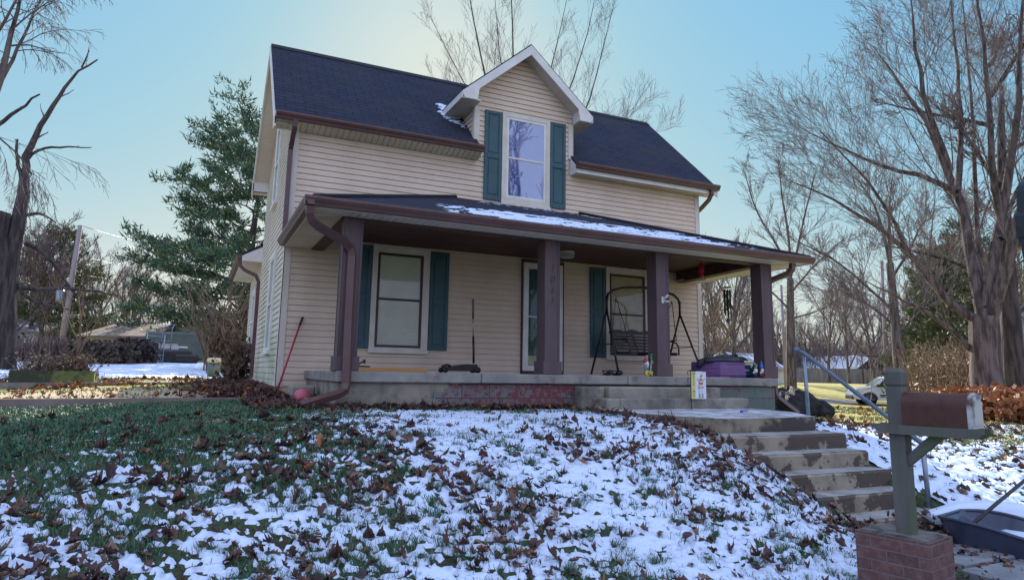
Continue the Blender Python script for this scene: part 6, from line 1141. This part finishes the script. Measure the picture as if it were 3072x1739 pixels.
# ---- tarp heap, grill at the right end of the porch
r = np.random.RandomState(9); b = MB(); ph = r.rand(8)*6
def crump(d): a = math.atan2(d[1], d[0]); return 1+.10*math.sin(3*a+ph[0])+.07*math.sin(7*a+d[2]*5+ph[1])+.05*math.sin(13*a+d[2]*11+ph[2])+.04*math.sin(17*d[0]+9*d[2])
b.blob((9.75, -1.35, -.30), (.72, .50, .34), 0, 48, 20, crump); b.blob((10.25, -1.45, -.38), (.45, .40, .24), 0, 36, 16, crump); b.blob((9.35, -1.6, -.36), (.42, .34, .26), 0, 36, 16, crump)
one(b, 'tarp_heap', mat('black_tarp', (.018, .020, .024), (.04, .04, .045), 6, .7, 1., 7, bd=.12, spec=.2), 'crumpled heap of black plastic bags at the right end of the porch', 'bag heap', (9.8, -1.4, -.5))
T = thing('barbecue_grill', 'black kettle barbecue with side shelf standing behind the right end of the porch', 'barbecue', (8.62, -1.2, -.37)); b = MB(); b.blob((8.58, -1.2, .44), (.27, .27, .24), 0, 18, 12); b.build('grill_lid', mat('matt_black', (.02, .02, .022), None, 4, .9, 0, spec=.1), T); b = MB(); b.bbox(8.70, 9.12, -1.42, -1.0, .17, .30, 0, .01); b.build('side_shelf', gr('slate_shelf', (.06, .065, .08)), T)
for x, y in ((8.45, -1.4), (8.8, -1.4), (8.45, -1.02), (8.8, -1.02)): b = MB(); b.tube([(x, y, .2), (x+.02, y, -.38)], .016, 6); b.build('leg', M_['black'], T)
b = MB(); b.tube([(9.05, -1.42, .17), (9.04, -1.42, -.1), (9.10, -1.42, -.18), (9.04, -1.42, -.24)], .009, 5); b.build('tool_hook', M_['black'], T)
# ---- truck mirror at the right edge of the view
T = thing('vehicle_mirror', 'black vehicle side mirror with dark red reflection cut off by the right edge', 'vehicle mirror', (1.2, -10.2, .6)); c = W2(2678, 566, 2.62); rx = np.array(RI); b = MB(); n = 28
def sup(w, hh, dx=0, ex=5): return [c+rx*(w*math.copysign(abs(math.cos(a))**(2/ex), math.cos(a))+dx)+np.array([0, 0, hh*math.copysign(abs(math.sin(a))**(2/ex), math.sin(a))]) for a in [2*math.pi*i/n for i in range(n)]]
bk = np.array(FW)*.07; b.prism(sup(.092, .158), bk); b.prism([p-bk*.15 for p in sup(.095, .062, 0)][0:n], bk*1.3); V = [p for p in sup(.095, .06)]; b.build('mirror_housing', M_['blackplastic'], T)
b = MB(); b.prism([p-bk*.06 for p in sup(.078, .142)], bk*.04); b.build('mirror_glass', mat('dark_red_glass', (.16, .012, .03), (.11, .008, .022), 3, .8, 0, spec=.1), T); b = MB(); b.tube([c+rx*.08, c+rx*.3-np.array([0, 0, .05])], .02, 8); b.build('mirror_arm', M_['blackplastic'], T)
# ------------------------------------------------------------------ farther things
def gp(u, v, d): g = W2(u, v, d); return float(g[0]), float(g[1]), float(hgt(g[0], g[1]))
def house_box(name, label, p, q, depth, wall_h, roof_h, wm, rm, gable='front', over=.35, cat='garage', door=None, win=(), z=None):
    """rectangular building whose front wall runs p->q (xy), extends away by depth"""
    p = np.array(p[:2]); q = np.array(q[:2]); L = np.linalg.norm(q-p); a = (q-p)/L; nrm = np.array([-a[1], a[0]]); nrm = nrm if nrm@(p-np.array([-1.2, -11.4])) > 0 else -nrm
    z0 = min(float(hgt(*p)), float(hgt(*q)))-.2 if z is None else z; T = thing(name, label, cat, (float(p[0]), float(p[1]), z0)); A3 = np.array([*a, 0]); N3 = np.array([*nrm, 0]); P0 = np.array([*p, z0]); h = wall_h+.2
    def Pt(u, w, zz): return P0+A3*u+N3*w+np.array([0, 0, zz])
    b = MB(); zz = 0
    while zz < h-1e-3: 
        z1 = min(zz+.2, h); b.add([Pt(0, -.02, zz), Pt(L, -.02, zz), Pt(L, 0, z1), Pt(0, 0, z1)], [(0, 1, 2, 3)]); zz += .2
    b.prism([Pt(0, 0.01, 0), Pt(L, 0.01, 0), Pt(L, 0.01, h), Pt(0, 0.01, h)], N3*depth)
    if gable == 'front': b.prism([Pt(0, .0, h), Pt(L, .0, h), Pt(L/2, .0, h+roof_h)], N3*depth)
    else: b.prism([Pt(0, 0, h), Pt(0, depth, h), Pt(0, depth/2, h+roof_h)], A3*L)
    b.build('wall', wm, T); b = MB()
    if gable == 'front':
        s = roof_h/(L/2)
        for sg in (-1, 1):
            e = L/2+sg*(L/2+over); b.prism([Pt(e, -over, h-over*s), Pt(L/2, -over, h+roof_h), Pt(L/2, -over, h+roof_h+.1), Pt(e, -over, h-over*s+.1)], N3*(depth+2*over))
    else:
        s = roof_h/(depth/2)
        for sg in (-1, 1):
            e = depth/2+sg*(depth/2+over); b.prism([Pt(-over, e, h-over*s), Pt(-over, depth/2, h+roof_h), Pt(-over, depth/2, h+roof_h+.1), Pt(-over, e, h-over*s+.1)], A3*(L+2*over))
    b.build('roof', rm, T)
    for (u0, u1, za, zb, m, nm) in win:
        b = MB(); b.prism([Pt(u0, -.07, za), Pt(u1, -.07, za), Pt(u1, -.07, zb), Pt(u0, -.07, zb)], N3*.06); b.build(nm, m, T)
    return T
cream = mat('cream_siding', (.52, .46, .33), (.44, .38, .27), 1, .6, .1); whitew = mat('white_siding', (.62, .62, .63), (.5, .5, .52), 1, .6, .1); roofg = mat('snow_dusted_roof', (.28, .27, .30), (.20, .19, .21), 1.5, .9, .2, c3=(.75, .76, .82), sc3=.8, lo3=.48, hi3=.56); roofb = mat('brown_roof', (.22, .18, .15), (.15, .12, .10), 1.5, .9, .2); dk = mat('dark_opening', (.03, .03, .035))
house_box('garage', 'beige lap-sided garage with shallow gable behind the bare shrub', gp(372, 895, 46), gp(655, 905, 48), 6, 1.8, 1.35, cream, roofg)
house_box('neighbour_garage', 'cream neighbouring garage with row of small door windows left of the pine', gp(212, 868, 46), gp(362, 872, 44), 6, 1.35, .8, cream, roofb, 'side', win=[(.5+.62*i, .95+.62*i, 1.05, 1.32, dk, 'window') for i in range(5)])
house_box('neighbour_house', 'low white bungalow at the far left behind the hedge', gp(-60, 866, 50), gp(150, 868, 50), 7, 1.5, 1.1, whitew, roofg, 'side', cat='house', win=[(1.2, 2.0, .8, 1.4, dk, 'window'), (4.0, 5.0, .8, 1.4, dk, 'window'), (6.4, 6.9, .2, 1.5, mat('blue_door', (.2, .3, .42)), 'door')])
house_box('small_gabled_house', 'small white gabled house with attic vent seen under the porch eave', gp(1766, 905, 62), gp(1862, 905, 60), 7, 1.5, 1.15, whitew, roofg, cat='house', win=[(1.2, 1.75, 2.25, 2.6, mat('vent_grey', (.25, .25, .27)), 'gable_vent')])
house_box('metal_shed', 'grey shed with pale metal roof behind the board fence', gp(1995, 945, 104), gp(2150, 948, 98), 7, 2.0, 1.7, mat('grey_wall', (.14, .14, .15)), mat('metal_roof', (.55, .58, .66), (.45, .48, .55)), 'side', cat='shed')
house_box('white_outbuilding', 'white building end glimpsed between the trunks at the right edge', gp(2542, 950, 34), gp(2640, 950, 33), 5, 3.0, .8, whitew, roofb, cat='outbuilding')
# board fence
fa = gp(1940, 962, 96); fb = gp(2215, 962, 92); T = thing('board_fence', 'tall grey weathered board fence across the back of the right yard', 'fence', fa); b = MB(); n = 74; rr = random.Random(3)
for i in range(n):
    f0, f1 = i/n, (i+.96)/n; p0 = np.array(fa)*(1-f0)+np.array(fb)*f0; p1 = np.array(fa)*(1-f1)+np.array(fb)*f1; hh = 1.85+rr.uniform(-.05, .05); b.prism([p0-Z_*.1, p1-Z_*.1, p1+Z_*hh, p0+Z_*hh], (.02, .05, 0))
b.build('boards', mat('weathered_boards', (.26, .23, .21), (.15, .135, .13), 2.5, .9, .2, stretch=(1, 1, .3)), T)
# swing set
s0 = gp(2168, 944, 70); s1 = gp(2236, 944, 70); T = thing('swing_set', 'old wooden swing set frame beyond the white car', 'swing set', s0); b = MB(); t0_, t1_ = np.array(s0)+Z_*2.6, np.array(s1)+Z_*2.6; b.tube([t0_-(t1_-t0_)*.06, t1_+(t1_-t0_)*.06], .07, 6); b.build('beam', M_['barkd'], T)
for t_ in (t0_, t1_):
    for s in (-1, 1): b = MB(); b.tube([t_, t_+np.array([s*.7, s*.5, -2.7])], .05, 6); b.build('leg', M_['barkd'], T)
# car
def suv(c, yaw, label, col):
    T = thing('parked_car', label, 'car', (0, 0, 0)); BASE[T.name] = (0, 0, 0); paint = mat('car_paint', col, tuple(x*.95 for x in col), 2, .25, 0, spec=.6); gl = mat('car_glass', (.02, .025, .035), None, 4, .08, 0, spec=.8)
    side = [(-2.25, .42), (-2.3, .62), (-2.22, .86), (-2.05, .98), (-1.25, 1.10), (-.72, 1.55), (-.45, 1.68), (.3, 1.73), (1.3, 1.71), (1.95, 1.62), (2.25, 1.12), (2.34, .70), (2.28, .40)]
    arch = lambda xc: [(xc+.43*math.cos(math.pi*i/8), .38+.43*math.sin(math.pi*i/8)) for i in range(0, 9)]
    out = side+[(1.85+.0, .36)]+arch(1.42)+[(.9, .34), (-.9, .34)]+arch(-1.42)+[(-1.9, .36)]
    b = MB(); W_ = .92
    # body with tumblehome: three slices
    sl_ = [(-W_, .96), (-W_+.12, 1.0), (W_-.12, 1.0), (W_, .96)]; ring = []
    for y, s in sl_: ring.append([(x, y*(1 if z < 1.1 else 1-.16*(z-1.1)/.6), z if z < 1.0 else 1.0+(z-1.0)*s) for x, z in out])
    n = len(out); b.add([p for rg in ring for p in rg], [(k*n+i, k*n+(i+1) % n, (k+1)*n+(i+1) % n, (k+1)*n+i) for k in range(3) for i in range(n)]+[tuple(range(n)), tuple(range(3*n, 4*n))[::-1]]); b.build('body', paint, T)
    for s in (-1, 1):
        for nm, P in (('window', [(-.98, 1.13), (-.58, 1.53), (-.18, 1.58), (-.18, 1.13)]), ('window', [(-.08, 1.13), (-.08, 1.59), (.78, 1.60), (.78, 1.13)]), ('window', [(.88, 1.13), (.88, 1.59), (1.72, 1.54), (1.95, 1.13)])):
            b = MB(); b.prism([(x, s*(W_+.004-(z-1.1)*.245), z) for x, z in P], (0, s*-.02, 0)); b.build(nm, gl, T)
        b = MB(); b.blob((-.98, s*(W_+.1), 1.16), (.09, .12, .08), 0); b.build('side_mirror', M_['blackplastic'], T)
        b = MB(); b.box(-.9, .95, s*W_-.012, s*W_+.012, .60, .66); b.build('door_trim', gl, T); b = MB(); b.box(-2.27, -2.02, s*W_-.2, s*W_-.0, .80, .94); b.build('headlight', mat('lamp', (.6, .62, .65), None, 4, .2, 0), T)
        for x in (-1.42, 1.42):
            b = MB(); b.tube([(x, s*(W_-.24), .37), (x, s*(W_-.02), .37)], .37, 22); w = b.build('wheel', M_['blackplastic'], T); b = MB(); b.lathe((0, 0, 0), [(.22, 0), (.2, .01)], 12)
            b = MB()
            for k in range(5): a = k*1.2566; b.tube([(x, s*(W_-.01), .37), (x+.23*math.cos(a), s*(W_-.01), .37+.23*math.sin(a))], .03, 5)
            b.build('rim', M_['galv'], w)
    b = MB(); b.prism([(-1.22, -.74, 1.12), (-1.22, .74, 1.12), (-.70, .68, 1.56), (-.70, -.68, 1.56)], (-.02, 0, .012)); b.build('windscreen', gl, T); b = MB(); b.box(-2.34, -2.2, -.85, .85, .36, .56); b.build('bumper', M_['blackplastic'], T)
    T.location = c; T.rotation_euler = (0, 0, yaw); return T
c = gp(2243, 1004, 45); p0 = np.array(gp(2165, 1006, 45)); p1 = np.array(gp(2276, 1004, 45)); an = math.atan2(p1[1]-p0[1], p1[0]-p0[0]); suv((c[0]+.0, c[1], float(hgt(c[0], c[1]))-.02), an+.25, 'white SUV with black wheels parked beyond the mailbox post', (.72, .73, .75))
c2 = gp(2425, 985, 50); suv((c2[0], c2[1], c2[2]), an+.15, 'second pale car mostly hidden behind the orange brush', (.55, .50, .62))
# driveway the car stands on
dv_ = [gp(1960, 990, 46), gp(2140, 1001, 46), gp(2300, 1010, 44), gp(2500, 1030, 40)]; b = MB()
for i in range(3):
    p, q = np.array(dv_[i]), np.array(dv_[i+1]); n_ = 14
    for k in range(n_):
        a = p+(q-p)*k/n_; c_ = p+(q-p)*(k+1)/n_; P = [a-[1.2, 1.6, 0], c_-[1.2, 1.6, 0], c_+[1.6, 2.2, 0], a+[1.6, 2.2, 0]]; b.add([(x[0], x[1], float(hgt(x[0], x[1]))+.02) for x in P], [(0, 1, 2, 3)])
tag(b.build('driveway', mat('gravel_drive', (.20, .18, .18), (.13, .12, .125), 6, .9, .4)), None, None, kind='structure')
# poles and wires
def pole(label, b_, t_, r0, arms=()):
    T = thing('utility_pole', label, 'utility pole', b_); b = MB(); b.tube([b_, t_], [r0, r0*.7], 10); b.build('pole_shaft', mat('pole_wood', (.34, .28, .29), (.22, .18, .19), 5, .9, .3, stretch=(1, 1, .1)), T)
    for nm, f, s in arms: c = np.array(b_)*(1-f)+np.array(t_)*f; b = MB(); b.lathe((c[0]-r0-s*.6, c[1]-.1, c[2]-.3*s), [(s*.5, 0), (s*.55, .1), (s*.55, s*1.6), (s*.4, s*1.8)], 10); b.build(nm, M_['galv'], T)
    return T
g = gp(150, 885, 42); tp = W2(202, 566, 42); pole('leaning grey utility pole with small transformer behind the dead tree', (g[0], g[1], g[2]-.3), tuple(tp), .16, (('transformer', .45, .35), ('insulator', .85, .12)))
g = gp(1973, 950, 55); tp2 = W2(1962, 716, 55); pole('thin utility pole just right of the porch, beyond the yard', (g[0], g[1], g[2]-.3), tuple(tp2), .13)
g = gp(2226, 950, 50); tp3 = W2(2214, 655, 50); pole('utility pole beside the middle bare tree at right', (g[0], g[1], g[2]-.3), tuple(tp3), .14)
def wire(p, q, sag, label): 
    p = np.array(p); q = np.array(q); b = MB(); b.tube([p+(q-p)*t-np.array([0, 0, sag*4*t*(1-t)]) for t in np.linspace(0, 1, 14)], .016, 4); one(b, 'overhead_wire', M_['black'], label, 'wire', tuple(p), 'overhead wires')
wire(tp, W2(560, 625, 60), .5, 'top overhead wire running right from the leaning pole'); wire(tp-np.array([0, 0, 1.6]), W2(560, 690, 60), .4, 'lower overhead wire running right from the leaning pole'); wire(W2(-60, 565, 40), tp, .3, 'overhead wire reaching the leaning pole from the left'); wire(tp-np.array([0, 0, 2.6]), W2(560, 720, 60), .3, 'lowest overhead wire right of the leaning pole')
wire(W2(1700, 830, 60), tp2-np.array([0, 0, 1.5]), .6, 'overhead wire reaching the thin pole from behind the house'); wire(tp2-np.array([0, 0, .8]), W2(2700, 735, 45), 1.0, 'upper overhead wire crossing behind the great maple'); wire(tp2-np.array([0, 0, 2.6]), W2(2700, 780, 45), 1.0, 'lower overhead wire crossing behind the great maple')
# left background yard
hb = [tuple(gp(u, 900, d)[:2]) for u, d in ((-60, 32), (60, 32), (190, 32.5))]
brush('tangled_hedge', 'tangled bare hedge left of the leaning pole', 'hedge', hb, 1.0, 1.0, 700, M_['twigr'], 41, rad=.012)
hb = [tuple(gp(u, 903, d)[:2]) for u, d in ((195, 29.5), (300, 30))]
brush('clipped_hedge', 'dark clipped hedge behind the timber planter', 'hedge', hb, .72, .5, 700, M_['twigr'], 42, leafy=5, lm=mat('hedge_leaf', (.09, .075, .06), (.13, .095, .07)), rad=.010, lsz=.11)
hb = [tuple(gp(u, 903, d)[:2]) for u, d in ((312, 31), (362, 31))]
brush('vine_covered_fence', 'short fence panel smothered in dead vine beside the metal gate', 'hedge', hb, .85, .4, 300, M_['barkd'], 43, leafy=6, lm=mat('vine_leaf', (.07, .05, .06), (.10, .07, .06)), rad=.010, lsz=.12)
g0 = np.array(gp(364, 905, 31.5)); g1 = np.array(gp(408, 906, 31.5)); T = thing('farm_gate', 'grey tubular metal farm gate leaning open beside the hedge', 'gate', tuple(g0)); b = MB()
for k in range(5): b.tube([g0+Z_*(.15+.25*k), g1+Z_*(.10+.25*k)], .022, 6)
b.build('gate_rails', M_['galv'], T); b = MB(); b.tube([g0+Z_*.0, g0+Z_*1.25], .03, 6); b.tube([g1, g1+Z_*1.2], .03, 6); b.tube([g0+Z_*1.1, g1+Z_*.1], .02, 6); b.build('gate_stiles', M_['galv'], T)
t0 = np.array(gp(398, 905, 33)); T = thing('step_ladder', 'grey metal step ladder standing by the junk beside the garage', 'ladder', tuple(t0)); b = MB()
for s in (0, .42): b.tube([t0+np.array([s, 0, 0]), t0+np.array([s*.8+.08, .1, 1.5]), t0+np.array([s*.8+.15, .12, 1.7])], .022, 6)
b.build('rails', M_['galv'], T)
for k in range(4): b = MB(); z = .3+.33*k; b.tube([t0+np.array([.02+.05*k, .03*k, z]), t0+np.array([.40-.0*k, .03*k, z])], .018, 5); b.build('rung', M_['galv'], T)
t0 = np.array(gp(412, 903, 34)); T = thing('folding_table', 'white table stacked with boards in front of the beige garage', 'table', tuple(t0)); b = MB(); b.box(t0[0]-.5, t0[0]+.9, t0[1]-.3, t0[1]+.4, t0[2]+.68, t0[2]+.74); b.box(t0[0]-.6, t0[0]+.5, t0[1]-.3, t0[1]+.3, t0[2]+.78, t0[2]+.82); b.build('table_top', M_['white'], T); b = MB(); b.box(t0[0]-.05, t0[0]+.55, t0[1]-.32, t0[1]-.1, t0[2], t0[2]+.66); b.build('white_cabinet', mat('pale_blue', (.45, .52, .6)), T)
t0 = np.array(gp(395, 902, 36)); b = MB(); b.bbox(t0[0]-.6, t0[0]+2.0, t0[1], t0[1]+.5, t0[2]+.1, t0[2]+1.45, 0, .12); one(b, 'covered_trailer', mat('sage_tarp', (.10, .12, .10), (.07, .085, .075), 2, .7, .3), 'sage-green covered trailer parked against the beige garage', 'trailer', tuple(t0))
t0 = np.array(gp(355, 903, 32.5)); b = MB(); b.bbox(t0[0]+.3, t0[0]+1.9, t0[1]+.2, t0[1]+.9, t0[2], t0[2]+.6, 0, .1); b.bbox(t0[0]+1.2, t0[0]+2.2, t0[1]+.1, t0[1]+.6, t0[2], t0[2]+.42, 0, .1); one(b, 'dark_crates', M_['black'], 'low dark crates piled behind the farm gate', 'crates', tuple(t0))
# timber planter with its dry plants
pc = np.array(gp(138, 958, 16.9)); T = thing('timber_planter', 'raised mossy timber planter box in the left yard', 'planter', tuple(pc)); mossy = mat('mossy_timber', (.055, .065, .035), (.035, .038, .026), 4, .9, .6, c3=(.14, .16, .05), sc3=2)
for nm, q in (('plank', (-.68, .66, -.30, -.24, .0, .25)), ('plank', (-.68, .66, .34, .40, 0, .25)), ('end_plank', (-.74, -.68, -.30, .40, -.02, .26)), ('end_plank', (.66, .72, -.30, .40, -.02, .26))): b = MB(); b.bbox(pc[0]+q[0], pc[0]+q[1], pc[1]+q[2], pc[1]+q[3], pc[2]+q[4]-.05, pc[2]+q[5], 0, .008); b.build(nm, mossy, T)
b = MB(); b.box(pc[0]-.67, pc[0]+.65, pc[1]-.23, pc[1]+.33, pc[2], pc[2]+.2); b.build('soil', mat('soil', (.05, .035, .025)), T)
brush('dry_planter_plants', 'tangle of dry tan plants filling the timber planter', 'dry plants', [(pc[0]-.5, pc[1]+.05), (pc[0]+.5, pc[1]+.05)], .62, .28, 420, M_['twigt'], 44, leafy=1, lm=mat('dry_tan', (.24, .17, .11), (.16, .11, .08)), rad=.005, lsz=.05, droop=.15)
brush('tall_dry_stalks', 'few tall pale arching stalks above the timber planter', 'dry plants', [(pc[0]-.35, pc[1]), (pc[0]+.2, pc[1]+.1)], 1.7, .2, 9, M_['twigt'], 45, rad=.009, droop=.12)
